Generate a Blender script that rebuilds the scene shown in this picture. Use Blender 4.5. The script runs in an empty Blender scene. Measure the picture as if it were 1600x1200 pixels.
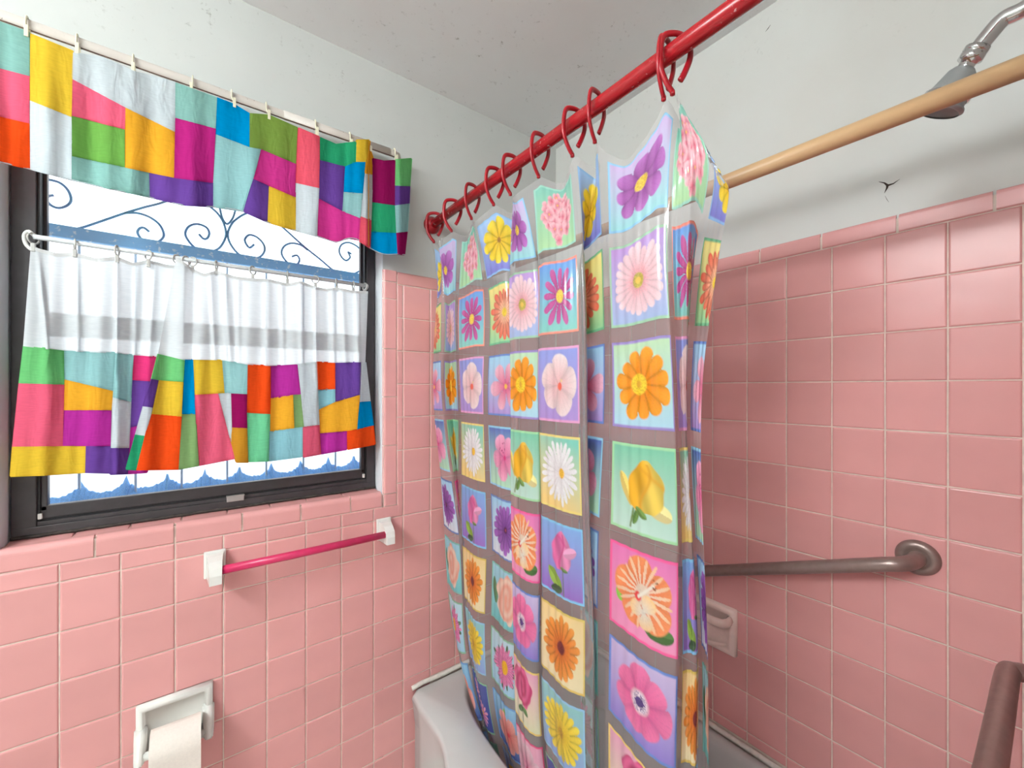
import bpy, bmesh, math, random
import numpy as np
from math import sin, cos, pi, radians
from mathutils import Vector, Matrix

scene = bpy.context.scene
COL = scene.collection
random.seed(4)

# ------------------------------------------------------------------ camera
CX, CY, CZ, YAW, FPX, SV = -1.3731, -1.4685, 1.50, 0.64634, 647.1, 6.58
cam_d = bpy.data.cameras.new('camera')
cam_d.sensor_fit = 'HORIZONTAL'
cam_d.sensor_width = 36.0
cam_d.lens = 36.0 * FPX / 1600.0
cam_d.shift_y = SV / 1600.0
cam_d.clip_start = 0.02
cam = bpy.data.objects.new('camera', cam_d)
COL.objects.link(cam)
cam.location = (CX, CY, CZ)
cam.rotation_euler = (pi / 2, 0, -YAW)
scene.camera = cam

# ------------------------------------------------------------------ world, exposure
world = bpy.data.worlds.new('daylight')
scene.world = world
world.use_nodes = True
bg = world.node_tree.nodes['Background']
bg.inputs['Color'].default_value = (0.93, 0.97, 1.0, 1)
bg.inputs['Strength'].default_value = 2.6
vs = scene.view_settings
vs.view_transform = 'Standard'
vs.look = 'None'
vs.gamma = 1.0
vs.use_curve_mapping = False
vs.exposure = -0.38
scene.cycles.transparent_max_bounces = 10
scene.cycles.max_bounces = 7
scene.cycles.adaptive_threshold = 0.025

FILL_GLOBE_STRENGTH = 42.0
VANITY_LIGHT_STRENGTH = 76.0

# ------------------------------------------------------------------ helpers
def at(u, v, Y):
    """point where the sight line of photo pixel (u, v) meets the plane y = Y"""
    a = (u - 800) / FPX
    b = (600 + SV - v) / FPX
    d = (sin(YAW) + a * cos(YAW), cos(YAW) - a * sin(YAW), b)
    t = (Y - CY) / d[1]
    return Vector((CX + t * d[0], Y, CZ + t * d[2]))

def y_on(u, X):
    a = (u - 800) / FPX
    d = (sin(YAW) + a * cos(YAW), cos(YAW) - a * sin(YAW))
    return CY + (X - CX) / d[0] * d[1]

def s2l(c):
    c = np.asarray(c, dtype=float) / 255.0
    return np.where(c <= 0.04045, c / 12.92, ((c + 0.055) / 1.055) ** 2.4)

def rgb(*c):
    l = s2l(c)
    return (float(l[0]), float(l[1]), float(l[2]), 1.0)

def tag(o, label=None, cat=None, group=None, kind=None):
    if label: o['label'] = label
    if cat: o['category'] = cat
    if group: o['group'] = group
    if kind: o['kind'] = kind
    return o

def link(name, me, parent=None, mat=None, smooth=False):
    if mat is not None and len(me.materials) == 0:
        me.materials.append(mat)
    if smooth:
        me.polygons.foreach_set('use_smooth', [True] * len(me.polygons))
    o = bpy.data.objects.new(name, me)
    COL.objects.link(o)
    if parent is not None:
        o.parent = parent
        o.matrix_parent_inverse = Matrix.Translation(parent.location).inverted()
    return o

def mesh(name, verts, faces, mat, parent=None, smooth=False):
    me = bpy.data.meshes.new(name)
    me.from_pydata([tuple(v) for v in verts], [], faces)
    me.update()
    return link(name, me, parent, mat, smooth)

def bm_obj(name, bm, mat, parent=None, smooth=False):
    bmesh.ops.recalc_face_normals(bm, faces=bm.faces)
    me = bpy.data.meshes.new(name)
    bm.to_mesh(me)
    bm.free()
    return link(name, me, parent, mat, smooth)

def empty(name, loc, label=None, cat=None, group=None):
    o = bpy.data.objects.new(name, None)
    o.empty_display_size = 0.05
    COL.objects.link(o)
    o.location = loc
    return tag(o, label, cat, group)

def box(bm, x0, x1, y0, y1, z0, z1, bevel=0.0, seg=2):
    g = bmesh.ops.create_cube(bm, size=1.0)
    for v in g['verts']:
        v.co = Vector(((x0 + x1) / 2 + v.co.x * (x1 - x0), (y0 + y1) / 2 + v.co.y * (y1 - y0), (z0 + z1) / 2 + v.co.z * (z1 - z0)))
    if bevel:
        es = list({e for v in g['verts'] for e in v.link_edges})
        bmesh.ops.bevel(bm, geom=es, offset=bevel, segments=seg, affect='EDGES', profile=0.6)

def box_obj(name, b, mat, parent=None, bevel=0.0, smooth=False):
    bm = bmesh.new()
    box(bm, *b, bevel=bevel)
    return bm_obj(name, bm, mat, parent, smooth)

def catmull(pts, n):
    pts = [Vector(p) for p in pts]
    out = []
    for i in range(len(pts) - 1):
        p0 = pts[max(i - 1, 0)]; p1 = pts[i]; p2 = pts[i + 1]; p3 = pts[min(i + 2, len(pts) - 1)]
        for k in range(n):
            t = k / n
            out.append(0.5 * ((2 * p1) + (p2 - p0) * t + (2 * p0 - 5 * p1 + 4 * p2 - p3) * t * t + (3 * p1 - p0 - 3 * p2 + p3) * t ** 3))
    out.append(pts[-1])
    return out

def tube(bm, pts, r, seg=12, closed=False, ry=None, caps=True):
    """round (or flattened) tube along a polyline; r may be a list"""
    pts = [Vector(p) for p in pts]
    n = len(pts)
    rings = []
    prev = None
    for i, p in enumerate(pts):
        if closed:
            t = pts[(i + 1) % n] - pts[i - 1]
        else:
            t = pts[min(i + 1, n - 1)] - pts[max(i - 1, 0)]
        t.normalize()
        if prev is None:
            a = Vector((0, 0, 1)) if abs(t.z) < 0.9 else Vector((0, 1, 0))
            nrm = (a - t * a.dot(t)).normalized()
        else:
            nrm = (prev - t * prev.dot(t)).normalized()
        prev = nrm
        b = t.cross(nrm)
        rr = r[i] if isinstance(r, (list, tuple)) else r
        r2 = rr if ry is None else ry
        rings.append([bm.verts.new(p + nrm * (rr * cos(2 * pi * k / seg)) + b * (r2 * sin(2 * pi * k / seg))) for k in range(seg)])
    m = n if closed else n - 1
    for i in range(m):
        A, B = rings[i], rings[(i + 1) % n]
        for k in range(seg):
            bm.faces.new((A[k], A[(k + 1) % seg], B[(k + 1) % seg], B[k]))
    if not closed and caps:
        bm.faces.new(rings[0][::-1])
        bm.faces.new(rings[-1])

def tube_obj(name, pts, r, mat, parent=None, seg=12, closed=False, ry=None):
    bm = bmesh.new()
    tube(bm, pts, r, seg, closed, ry)
    return bm_obj(name, bm, mat, parent, True)

def lathe(bm, prof, origin, axis, seg=32):
    """profile (radius, distance along axis) spun about axis"""
    axis = Vector(axis).normalized()
    a = Vector((0, 0, 1)) if abs(axis.z) < 0.9 else Vector((1, 0, 0))
    e1 = (a - axis * a.dot(axis)).normalized()
    e2 = axis.cross(e1)
    o = Vector(origin)
    rings = []
    for r, h in prof:
        if r < 1e-6:
            rings.append([bm.verts.new(o + axis * h)])
        else:
            rings.append([bm.verts.new(o + axis * h + e1 * (r * cos(2 * pi * k / seg)) + e2 * (r * sin(2 * pi * k / seg))) for k in range(seg)])
    for A, B in zip(rings, rings[1:]):
        for k in range(seg):
            k2 = (k + 1) % seg
            if len(A) == 1 and len(B) > 1:
                bm.faces.new((A[0], B[k], B[k2]))
            elif len(B) == 1 and len(A) > 1:
                bm.faces.new((A[k], B[0], A[k2]))
            elif len(A) > 1:
                bm.faces.new((A[k], B[k], B[k2], A[k2]))

def lathe_obj(name, prof, origin, axis, mat, parent=None, seg=32):
    bm = bmesh.new()
    lathe(bm, prof, origin, axis, seg)
    return bm_obj(name, bm, mat, parent, True)

ORD = ['first', 'second', 'third', 'fourth', 'fifth', 'sixth', 'seventh', 'eighth', 'ninth', 'tenth', 'eleventh', 'twelfth', 'thirteenth', 'fourteenth']

# ------------------------------------------------------------------ materials
def new_mat(name):
    m = bpy.data.materials.new(name)
    m.use_nodes = True
    nt = m.node_tree
    return m, nt, nt.nodes['Principled BSDF'], nt.nodes['Material Output']

def N(nt, t, **kw):
    n = nt.nodes.new(t)
    for k, v in kw.items():
        setattr(n, k, v)
    return n

def noise(nt, scale, detail=3.0, rough=0.55, coords='Object'):
    tc = N(nt, 'ShaderNodeTexCoord')
    nz = N(nt, 'ShaderNodeTexNoise')
    nz.inputs['Scale'].default_value = scale
    nz.inputs['Detail'].default_value = detail
    nz.inputs['Roughness'].default_value = rough
    nt.links.new(tc.outputs[coords], nz.inputs['Vector'])
    return nz

def ramp(nt, fac, stops):
    r = N(nt, 'ShaderNodeValToRGB')
    e = r.color_ramp.elements
    e[0].position, e[0].color = stops[0]
    e[1].position, e[1].color = stops[-1]
    for p, c in stops[1:-1]:
        k = e.new(p); k.color = c
    nt.links.new(fac, r.inputs['Fac'])
    return r

def bump(nt, bsdf, height, strength, dist=0.001):
    b = N(nt, 'ShaderNodeBump')
    b.inputs['Strength'].default_value = strength
    b.inputs['Distance'].default_value = dist
    nt.links.new(height, b.inputs['Height'])
    nt.links.new(b.outputs['Normal'], bsdf.inputs['Normal'])

def plain(name, col, rough=0.5, metal=0.0, var=0.06, scale=30.0, bumps=0.0, coat=0.0):
    m, nt, b, o = new_mat(name)
    nz = noise(nt, scale)
    lo = tuple(c * (1 - var) for c in col[:3]) + (1,)
    hi = tuple(min(1, c * (1 + var)) for c in col[:3]) + (1,)
    r = ramp(nt, nz.outputs['Fac'], [(0.3, lo), (0.7, hi)])
    nt.links.new(r.outputs['Color'], b.inputs['Base Color'])
    b.inputs['Roughness'].default_value = rough
    b.inputs['Metallic'].default_value = metal
    b.inputs['Coat Weight'].default_value = coat
    if bumps:
        bump(nt, b, nz.outputs['Fac'], bumps)
    return m

def tile_mat(name, col, rough=0.27):
    m, nt, b, o = new_mat(name)
    oi = N(nt, 'ShaderNodeObjectInfo')
    lo = tuple(c * 0.93 for c in col[:3]) + (1,)
    hi = tuple(min(1, c * 1.05) for c in col[:3]) + (1,)
    r = ramp(nt, oi.outputs['Random'], [(0.0, lo), (1.0, hi)])
    nz = noise(nt, 9.0, 2.0, coords='Object')
    mx = N(nt, 'ShaderNodeMix', data_type='RGBA', blend_type='MULTIPLY')
    mx.inputs['Factor'].default_value = 1.0
    r2 = ramp(nt, nz.outputs['Fac'], [(0.3, (0.95, 0.95, 0.96, 1)), (0.7, (1, 1, 1, 1))])
    nt.links.new(r.outputs['Color'], mx.inputs['A'])
    nt.links.new(r2.outputs['Color'], mx.inputs['B'])
    nt.links.new(mx.outputs['Result'], b.inputs['Base Color'])
    b.inputs['Roughness'].default_value = rough
    b.inputs['Specular IOR Level'].default_value = 0.32
    n2 = noise(nt, 14.0, 1.0)
    bump(nt, b, n2.outputs['Fac'], 0.10, 0.01)
    return m

def plaster_mat(name, col, mould=0.0, zband=None, blotch=None):
    m, nt, b, o = new_mat(name)
    nz = noise(nt, 2.2, 4.0)
    c2 = blotch or tuple(c * 0.93 for c in col[:3]) + (1,)
    r = ramp(nt, nz.outputs['Fac'], [(0.35, c2), (0.65, col)])
    out = r.outputs['Color']
    if mould:
        n3 = noise(nt, 55.0, 6.0, 0.7)
        n4 = noise(nt, 6.0, 3.0)
        t = ramp(nt, n3.outputs['Fac'], [(0.60, (0, 0, 0, 1)), (0.70, (1, 1, 1, 1))])
        t2 = ramp(nt, n4.outputs['Fac'], [(0.45, (0, 0, 0, 1)), (0.58, (1, 1, 1, 1))])
        mul = N(nt, 'ShaderNodeMath', operation='MULTIPLY')
        nt.links.new(t.outputs['Color'], mul.inputs[0])
        nt.links.new(t2.outputs['Color'], mul.inputs[1])
        fac = mul.outputs[0]
        if zband:
            g = N(nt, 'ShaderNodeNewGeometry')
            sx = N(nt, 'ShaderNodeSeparateXYZ')
            nt.links.new(g.outputs['Position'], sx.inputs[0])
            mr = N(nt, 'ShaderNodeMapRange')
            mr.inputs['From Min'].default_value, mr.inputs['From Max'].default_value = zband
            nt.links.new(sx.outputs['Z'], mr.inputs['Value'])
            m2 = N(nt, 'ShaderNodeMath', operation='MULTIPLY')
            nt.links.new(fac, m2.inputs[0]); nt.links.new(mr.outputs[0], m2.inputs[1])
            fac = m2.outputs[0]
        m3 = N(nt, 'ShaderNodeMath', operation='MULTIPLY')
        m3.inputs[1].default_value = mould
        nt.links.new(fac, m3.inputs[0])
        mx = N(nt, 'ShaderNodeMix', data_type='RGBA')
        nt.links.new(m3.outputs[0], mx.inputs['Factor'])
        nt.links.new(out, mx.inputs['A'])
        mx.inputs['B'].default_value = rgb(110, 104, 92)
        out = mx.outputs['Result']
    nt.links.new(out, b.inputs['Base Color'])
    b.inputs['Roughness'].default_value = 0.62
    n2 = noise(nt, 12.0, 5.0, 0.6)
    bump(nt, b, n2.outputs['Fac'], 0.18, 0.004)
    return m

def fabric_mat(name, col, trans=0.36):
    m, nt, b, o = new_mat(name)
    nt.nodes.remove(b)
    tc = N(nt, 'ShaderNodeTexCoord')
    mp = N(nt, 'ShaderNodeMapping')
    mp.inputs['Scale'].default_value = (60, 60, 700)
    nz = N(nt, 'ShaderNodeTexNoise')
    nz.inputs['Scale'].default_value = 1.0
    nz.inputs['Detail'].default_value = 3.0
    nt.links.new(tc.outputs['Object'], mp.inputs['Vector'])
    nt.links.new(mp.outputs['Vector'], nz.inputs['Vector'])
    lo = tuple(c * 0.91 for c in col[:3]) + (1,)
    hi = tuple(min(1, c * 1.05) for c in col[:3]) + (1,)
    r = ramp(nt, nz.outputs['Fac'], [(0.3, lo), (0.7, hi)])
    d = N(nt, 'ShaderNodeBsdfDiffuse')
    t = N(nt, 'ShaderNodeBsdfTranslucent')
    mp2 = N(nt, 'ShaderNodeMapping'); mp2.inputs['Scale'].default_value = (34, 34, 11)
    nw = N(nt, 'ShaderNodeTexNoise'); nw.inputs['Scale'].default_value = 1.0; nw.inputs['Detail'].default_value = 2.0; nw.inputs['Distortion'].default_value = 0.6
    nt.links.new(tc.outputs['Object'], mp2.inputs['Vector']); nt.links.new(mp2.outputs['Vector'], nw.inputs['Vector'])
    bp = N(nt, 'ShaderNodeBump'); bp.inputs['Strength'].default_value = 0.55; bp.inputs['Distance'].default_value = 0.012
    nt.links.new(nw.outputs['Fac'], bp.inputs['Height']); nt.links.new(bp.outputs['Normal'], d.inputs['Normal'])
    mx = N(nt, 'ShaderNodeMixShader')
    mx.inputs[0].default_value = trans
    nt.links.new(r.outputs['Color'], d.inputs['Color'])
    nt.links.new(r.outputs['Color'], t.inputs['Color'])
    nt.links.new(d.outputs[0], mx.inputs[1]); nt.links.new(t.outputs[0], mx.inputs[2])
    nt.links.new(mx.outputs[0], o.inputs['Surface'])
    return m

def sheer_mat(name):
    m, nt, b, o = new_mat(name)
    nt.nodes.remove(b)
    tc = N(nt, 'ShaderNodeTexCoord')
    mp = N(nt, 'ShaderNodeMapping')
    mp.inputs['Scale'].default_value = (50, 50, 600)
    nz = N(nt, 'ShaderNodeTexNoise'); nz.inputs['Scale'].default_value = 1.0
    nt.links.new(tc.outputs['Object'], mp.inputs['Vector']); nt.links.new(mp.outputs['Vector'], nz.inputs['Vector'])
    r = ramp(nt, nz.outputs['Fac'], [(0.3, (0.74, 0.77, 0.80, 1)), (0.7, (0.84, 0.86, 0.88, 1))])
    d = N(nt, 'ShaderNodeBsdfDiffuse'); t = N(nt, 'ShaderNodeBsdfTranslucent'); tr = N(nt, 'ShaderNodeBsdfTransparent')
    nt.links.new(r.outputs['Color'], d.inputs['Color']); nt.links.new(r.outputs['Color'], t.inputs['Color'])
    m1 = N(nt, 'ShaderNodeMixShader'); m1.inputs[0].default_value = 0.27
    nt.links.new(d.outputs[0], m1.inputs[1]); nt.links.new(t.outputs[0], m1.inputs[2])
    m2 = N(nt, 'ShaderNodeMixShader'); m2.inputs[0].default_value = 0.17
    nt.links.new(m1.outputs[0], m2.inputs[1]); nt.links.new(tr.outputs[0], m2.inputs[2])
    nt.links.new(m2.outputs[0], o.inputs['Surface'])
    return m

def glass_mat(name, tint=(0.97, 0.985, 1.0, 1), haze=0.0, gloss_rough=0.02, ior=1.45):
    """thin clear sheet: transmits, reflects by Fresnel, a little haze"""
    m, nt, b, o = new_mat(name)
    nt.nodes.remove(b)
    tr = N(nt, 'ShaderNodeBsdfTransparent'); tr.inputs['Color'].default_value = tint
    gl = N(nt, 'ShaderNodeBsdfGlossy'); gl.inputs['Roughness'].default_value = gloss_rough
    fr = N(nt, 'ShaderNodeFresnel'); fr.inputs['IOR'].default_value = ior
    d = N(nt, 'ShaderNodeBsdfDiffuse'); d.inputs['Color'].default_value = (0.80, 0.79, 0.80, 1)
    t = N(nt, 'ShaderNodeBsdfTranslucent'); t.inputs['Color'].default_value = (0.80, 0.79, 0.80, 1)
    h = N(nt, 'ShaderNodeMixShader'); h.inputs[0].default_value = 0.4
    nt.links.new(d.outputs[0], h.inputs[1]); nt.links.new(t.outputs[0], h.inputs[2])
    m1 = N(nt, 'ShaderNodeMixShader'); m1.inputs[0].default_value = haze
    nt.links.new(tr.outputs[0], m1.inputs[1]); nt.links.new(h.outputs[0], m1.inputs[2])
    m2 = N(nt, 'ShaderNodeMixShader')
    nt.links.new(fr.outputs[0], m2.inputs[0])
    nt.links.new(m1.outputs[0], m2.inputs[1]); nt.links.new(gl.outputs[0], m2.inputs[2])
    nt.links.new(m2.outputs[0], o.inputs['Surface'])
    if haze > 0:
        nz = noise(nt, 3.0, 2.0)
        bp = N(nt, 'ShaderNodeBump'); bp.inputs['Strength'].default_value = 0.12; bp.inputs['Distance'].default_value = 0.02
        nt.links.new(nz.outputs['Fac'], bp.inputs['Height'])
        nt.links.new(bp.outputs['Normal'], gl.inputs['Normal'])
    return m

def print_mat(name):
    """flat ink print on the vinyl: colour attribute under a glossy skin"""
    m, nt, b, o = new_mat(name)
    at_ = N(nt, 'ShaderNodeAttribute'); at_.attribute_name = 'ink'
    nt.links.new(at_.outputs['Color'], b.inputs['Base Color'])
    b.inputs['Roughness'].default_value = 0.08
    b.inputs['Specular IOR Level'].default_value = 0.6
    t = N(nt, 'ShaderNodeBsdfTranslucent')
    nt.links.new(at_.outputs['Color'], t.inputs['Color'])
    mx = N(nt, 'ShaderNodeMixShader'); mx.inputs[0].default_value = 0.34
    nt.links.new(b.outputs[0], mx.inputs[1]); nt.links.new(t.outputs[0], mx.inputs[2])
    nt.links.new(mx.outputs[0], o.inputs['Surface'])
    return m

def emit_mat(name, col, strength):
    m, nt, b, o = new_mat(name)
    b.inputs['Base Color'].default_value = (0.9, 0.9, 0.88, 1)
    b.inputs['Emission Color'].default_value = col
    b.inputs['Emission Strength'].default_value = strength
    return m

def chipped_mat(name, col, chip, amount=0.66, rough=0.28):
    m, nt, b, o = new_mat(name)
    nz = noise(nt, 60.0, 6.0, 0.65)
    r = ramp(nt, nz.outputs['Fac'], [(0.0, col), (amount, col), (amount + 0.05, chip)])
    nt.links.new(r.outputs['Color'], b.inputs['Base Color'])
    b.inputs['Roughness'].default_value = rough
    bump(nt, b, nz.outputs['Fac'], 0.15, 0.002)
    return m

M_TILE = tile_mat('pink_glazed_tile', rgb(226, 162, 159))
M_SILLT = tile_mat('pink_glazed_sill_tile', rgb(226, 162, 160))
M_GROUT = plain('grout', rgb(226, 208, 196), 0.9, var=0.10, scale=40)
M_WALL = plaster_mat('white_wall_paint', rgb(203, 204, 200), 0.75, (2.35, 2.66))
M_WALL2 = plaster_mat('white_wall_paint_tub_side', rgb(216, 216, 212), 0.35, (2.3, 2.66), blotch=rgb(212, 209, 203))
M_CEIL = plaster_mat('ceiling_paint', rgb(240, 243, 243), 0.5, blotch=rgb(238, 236, 235))
M_REVEAL = plaster_mat('white_reveal_paint', rgb(240, 244, 248))
M_FLOOR = plain('floor_vinyl', rgb(214, 204, 198), 0.4, var=0.1, scale=12)
M_BRONZE = plain('dark_bronze_aluminium', rgb(70, 66, 68), 0.38, 0.35, var=0.12, scale=25)
M_BRONZED = plain('black_track', rgb(26, 25, 28), 0.5, 0.1)
M_CAULKD = plain('mouldy_black_caulk', rgb(58, 52, 48), 0.9, var=0.5, scale=80)
M_STEEL = plain('brushed_latch_metal', rgb(190, 186, 184), 0.35, 0.7)
M_PLAST = plain('white_plastic', rgb(225, 224, 218), 0.4)
M_CLIP = plain('ivory_plastic', rgb(226, 218, 192), 0.45)
M_CLIPG = plain('grey_plastic_clip', rgb(188, 186, 182), 0.45)
M_RODW = chipped_mat('chipped_white_rod_paint', rgb(204, 194, 186), rgb(120, 96, 80), 0.66, 0.4)
M_RODG = plain('white_cafe_rod', rgb(205, 207, 208), 0.35)
M_RED = chipped_mat('red_rod_paint', rgb(158, 18, 28), rgb(205, 160, 158), 0.63, 0.25)
M_REDP = plain('red_plastic', rgb(158, 16, 30), 0.3, var=0.05)
M_TAN = plain('tan_tube', rgb(206, 168, 126), 0.35, var=0.05, scale=8)
M_CHROME = plain('chrome', rgb(215, 215, 215), 0.12, 1.0, var=0.02)
M_SHEAD = plain('satin_nickel', rgb(170, 172, 172), 0.4, 0.5, var=0.06)
M_GRABM = plain('brushed_bronze_steel', rgb(150, 130, 124), 0.36, 0.55, var=0.08, scale=60)
M_CERAM = plain('white_ceramic', rgb(236, 234, 228), 0.16, var=0.02, coat=0.3)
M_CERAMP = plain('pale_pink_ceramic', rgb(242, 218, 208), 0.2, var=0.05, coat=0.3)
M_BARP = plain('raspberry_painted_bar', rgb(200, 44, 92), 0.3, var=0.08, scale=40)
M_PAPER = plain('toilet_paper', rgb(244, 234, 224), 0.95, var=0.03, scale=200, bumps=0.4)
M_TUB = plain('grey_tub_enamel', rgb(205, 208, 206), 0.22, var=0.03, scale=6, coat=0.3)
M_CAULK = plain('white_caulk', rgb(232, 226, 216), 0.6, var=0.1, scale=60)
M_GRILLE = plain('fringe_blue_iron', rgb(120, 168, 205), 0.6, var=0.1)  # scroll blue is the bright window's fringe put into the colour
M_GRILLEB = chipped_mat('weathered_blue_bar', rgb(140, 196, 240), rgb(225, 238, 250), 0.58, 0.7)
M_GROUND = plain('pale_concrete', rgb(232, 234, 238), 0.9)
M_CRACK = plain('dark_crack', rgb(52, 40, 32), 0.9)
M_GLASS = glass_mat('window_glass')
M_VINYL = glass_mat('clear_vinyl', (0.96, 0.95, 0.96, 1), 0.28, 0.07, 1.5)
M_PRINT = print_mat('printed_vinyl')
M_SHEER = sheer_mat('white_sheer')
M_HEM = fabric_mat('sheer_heading', rgb(225, 225, 224), 0.3)

# ------------------------------------------------------------------ room shell
PX, PZ = 0.1095, 0.12210            # tile pitch
CEIL = 2.66
OX0, OX1, OZ0, OZ1 = -1.745, -0.848, 1.125, 2.25    # window opening
XL, YB, YN = -3.00, -2.90, -1.5306                  # left wall, wall behind, tub end wall

bm = bmesh.new()
for b in ((XL, OX0, 0.008, 0.22, 0, CEIL), (OX1, 0.2, 0.008, 0.22, 0, CEIL), (OX0, OX1, 0.008, 0.22, 0, 1.085), (OX0, OX1, 0.008, 0.22, OZ1, CEIL)):
    box(bm, *b)
wall_left = tag(bm_obj('wall_left', bm, M_WALL), 'white plaster window wall with pink tile below', kind='structure')
wall_right = tag(box_obj('wall_right', (0.008, 0.2, YB, 0.008, 0, CEIL), M_WALL2), 'long tub wall with pink tile and white plaster above', kind='structure')
wall_near = tag(box_obj('wall_near', (-1.0, 0.008, YN - 0.1, YN - 0.008, 0, CEIL), M_WALL2), 'tub end wall carrying the shower head', kind='structure')
wall_far = tag(box_obj('wall_far', (XL - 0.1, XL, YB, 0.22, 0, CEIL), M_WALL2), 'plain white side wall opposite the tub', kind='structure')
wall_back = tag(box_obj('wall_back', (XL, 0.2, YB - 0.1, YB, 0, CEIL), M_WALL2), 'plain white wall opposite the window', kind='structure')
floor = tag(box_obj('floor', (XL - 0.1, 0.2, YB - 0.1, 0.22, -0.1, 0), M_FLOOR), 'bathroom floor below the tub', kind='structure')
ceiling = tag(box_obj('ceiling', (XL - 0.1, 0.2, YB - 0.1, 0.22, CEIL, CEIL + 0.1), M_CEIL), 'off-white stained ceiling', kind='structure')
ground = tag(box_obj('ground', (-14, 12, 0.3, 26, -0.6, -0.4), M_GROUND), 'pale ground outside the window', kind='structure')

# --- tiles: one shared mesh per size; local x across, y out of the wall (towards -y), z up
TILES = {}
def tile_mesh(w, h, bev=0.0035, depth=0.009):
    key = (round(w, 4), round(h, 4), bev)
    if key in TILES:
        return TILES[key]
    a, b = w / 2, h / 2
    v = []
    for (ix, iy) in ((0, depth), (0, 0.0022), (bev * 0.45, 0.0006), (bev, 0)):
        for sx, sz in ((-1, -1), (1, -1), (1, 1), (-1, 1)):
            v.append((sx * (a - ix), iy, sz * (b - ix)))
    f = []
    for L in range(3):
        for k in range(4):
            k2 = (k + 1) % 4
            f.append((4 * L + k, 4 * L + k2, 4 * L + 4 + k2, 4 * L + 4 + k))
    f.append((12, 13, 14, 15))
    me = bpy.data.meshes.new('tile')
    me.from_pydata(v, [], f)
    me.materials.append(M_TILE)
    TILES[key] = me
    return me

def bull_mesh(w, h, r, side):
    """trim tile with one rounded long edge; side = 't' (top) or 'l' (left end)"""
    key = ('bull', round(w, 4), round(h, 4), round(r, 4), side)
    if key in TILES:
        return TILES[key]
    L, H = (w, h) if side == 't' else (h, w)
    prof = [(0.012, -H / 2), (0.002, -H / 2), (0, -H / 2 + 0.003)]
    for k in range(7):
        a = k / 6 * pi / 2
        prof.append((r - r * cos(a), H / 2 - r + r * sin(a)))
    prof.append((r + 0.012, H / 2))
    v, f = [], []
    for sx in (-1, 1):
        for (y, z) in prof:
            v.append((sx * (L / 2 - 0.0012), y, z) if side == 't' else (-z, y, sx * (L / 2 - 0.0012)))
    n = len(prof)
    for k in range(n - 1):
        f.append((k, n + k, n + k + 1, k + 1) if side == 't' else (k, k + 1, n + k + 1, n + k))
    f.append(tuple(range(n)))
    f.append(tuple(range(2 * n - 1, n - 1, -1)))
    me = bpy.data.meshes.new('trim_tile')
    me.from_pydata(v, [], f)
    bm = bmesh.new(); bm.from_mesh(me)
    bmesh.ops.recalc_face_normals(bm, faces=bm.faces)
    bm.to_mesh(me); bm.free()
    me.materials.append(M_TILE)
    TILES[key] = me
    return me

G = 0.0028
def put(name, me, wall, loc, rz=0.0):
    o = bpy.data.objects.new(name, me)
    COL.objects.link(o)
    o.parent = wall
    o.location = loc
    o.rotation_euler = (random.uniform(-.004, .004), random.uniform(-.002, .002), rz + random.uniform(-.004, .004))
    return o

def tileA(x0, x1, z0, z1):
    put('tile', tile_mesh(x1 - x0 - G, z1 - z0 - G), wall_left, ((x0 + x1) / 2, random.uniform(-.0006, .0006), (z0 + z1) / 2))

def tileB(y0, y1, z0, z1):
    put('tile', tile_mesh(y1 - y0 - G, z1 - z0 - G), wall_right, (random.uniform(-.0006, .0006), (y0 + y1) / 2, (z0 + z1) / 2), -pi / 2)

XV9, XV10 = -0.6604 - PX, -0.6604
ZA0 = CZ + 0.1376                   # a joint line on the window wall
ZB0 = CZ + 0.01736                  # a joint line on the tub wall
RIM = 0.372
TOP = 1.931
xs = [XV10 + PX * k for k in range(-12, 7)]
xs[-1] = -0.001
zA = [ZA0 - PZ * k for k in range(-2, 14)]         # zA[k+2]
# grout beds, recessed behind the tile faces
bm = bmesh.new()
box(bm, XL + 0.001, OX0 - .001, 0.0025, 0.010, 0.0, 1.07)
box(bm, OX0 - .001, OX1, 0.0025, 0.010, 0.0, 1.09)
box(bm, OX1 + .004, 0.004, 0.0025, 0.010, 0.0, TOP - 0.012)
box(bm, OX0 - .001, OX1, 0.004, 0.02, 1.06, 1.119)
bm_obj('grout', bm, M_GROUT, wall_left)
bm = bmesh.new()
box(bm, 0.0025, 0.010, YN, 0.004, RIM - 0.1, TOP - 0.012)
bm_obj('grout', bm, M_GROUT, wall_right)

# window wall: below the sill
strip_top = 1.0725
for i in range(len(xs) - 1):
    x0, x1 = xs[i], xs[i + 1]
    if x1 <= XV9 + 1e-4:
        tileA(x0, x1, zA[7], strip_top)            # thin cut strip under the sill trim
    for k in range(5, 13):
        z1, z0 = zA[k + 2], zA[k + 3]
        if x0 > -0.74 and z0 < RIM - 0.05:
            if z1 > RIM + 0.02:
                tileA(x0, x1, RIM + 0.012, z1)
            continue
        if x1 < -1.2 and z1 < 0.30:
            continue
        tileA(x0, x1, z0, z1)
    if x0 >= XV9 - 1e-4:                           # full-height column right of the window
        for k in range(-2, 5):
            tileA(x0, x1, zA[k + 3], zA[k + 2])
# narrow cut column between the window trim and the full tiles
XC = at(620.5, 600, 0).x
for k in range(-2, 4):
    tileA(XC, XV9, zA[k + 3], zA[k + 2])
tileA(XC, XV9, zA[7], zA[6])
# rounded trim up the right side of the opening
vj = [1.0725, 1.1174, 1.2919, 1.4688, 1.6433, 1.8248, 1.8877, TOP]
for z0, z1 in zip(vj, vj[1:]):
    w = XC - OX1
    put('trim_tile', bull_mesh(w - G, z1 - z0 - .001, 0.012, 'l'), wall_left, ((OX1 + XC) / 2, -.0005, (z0 + z1) / 2))
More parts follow.
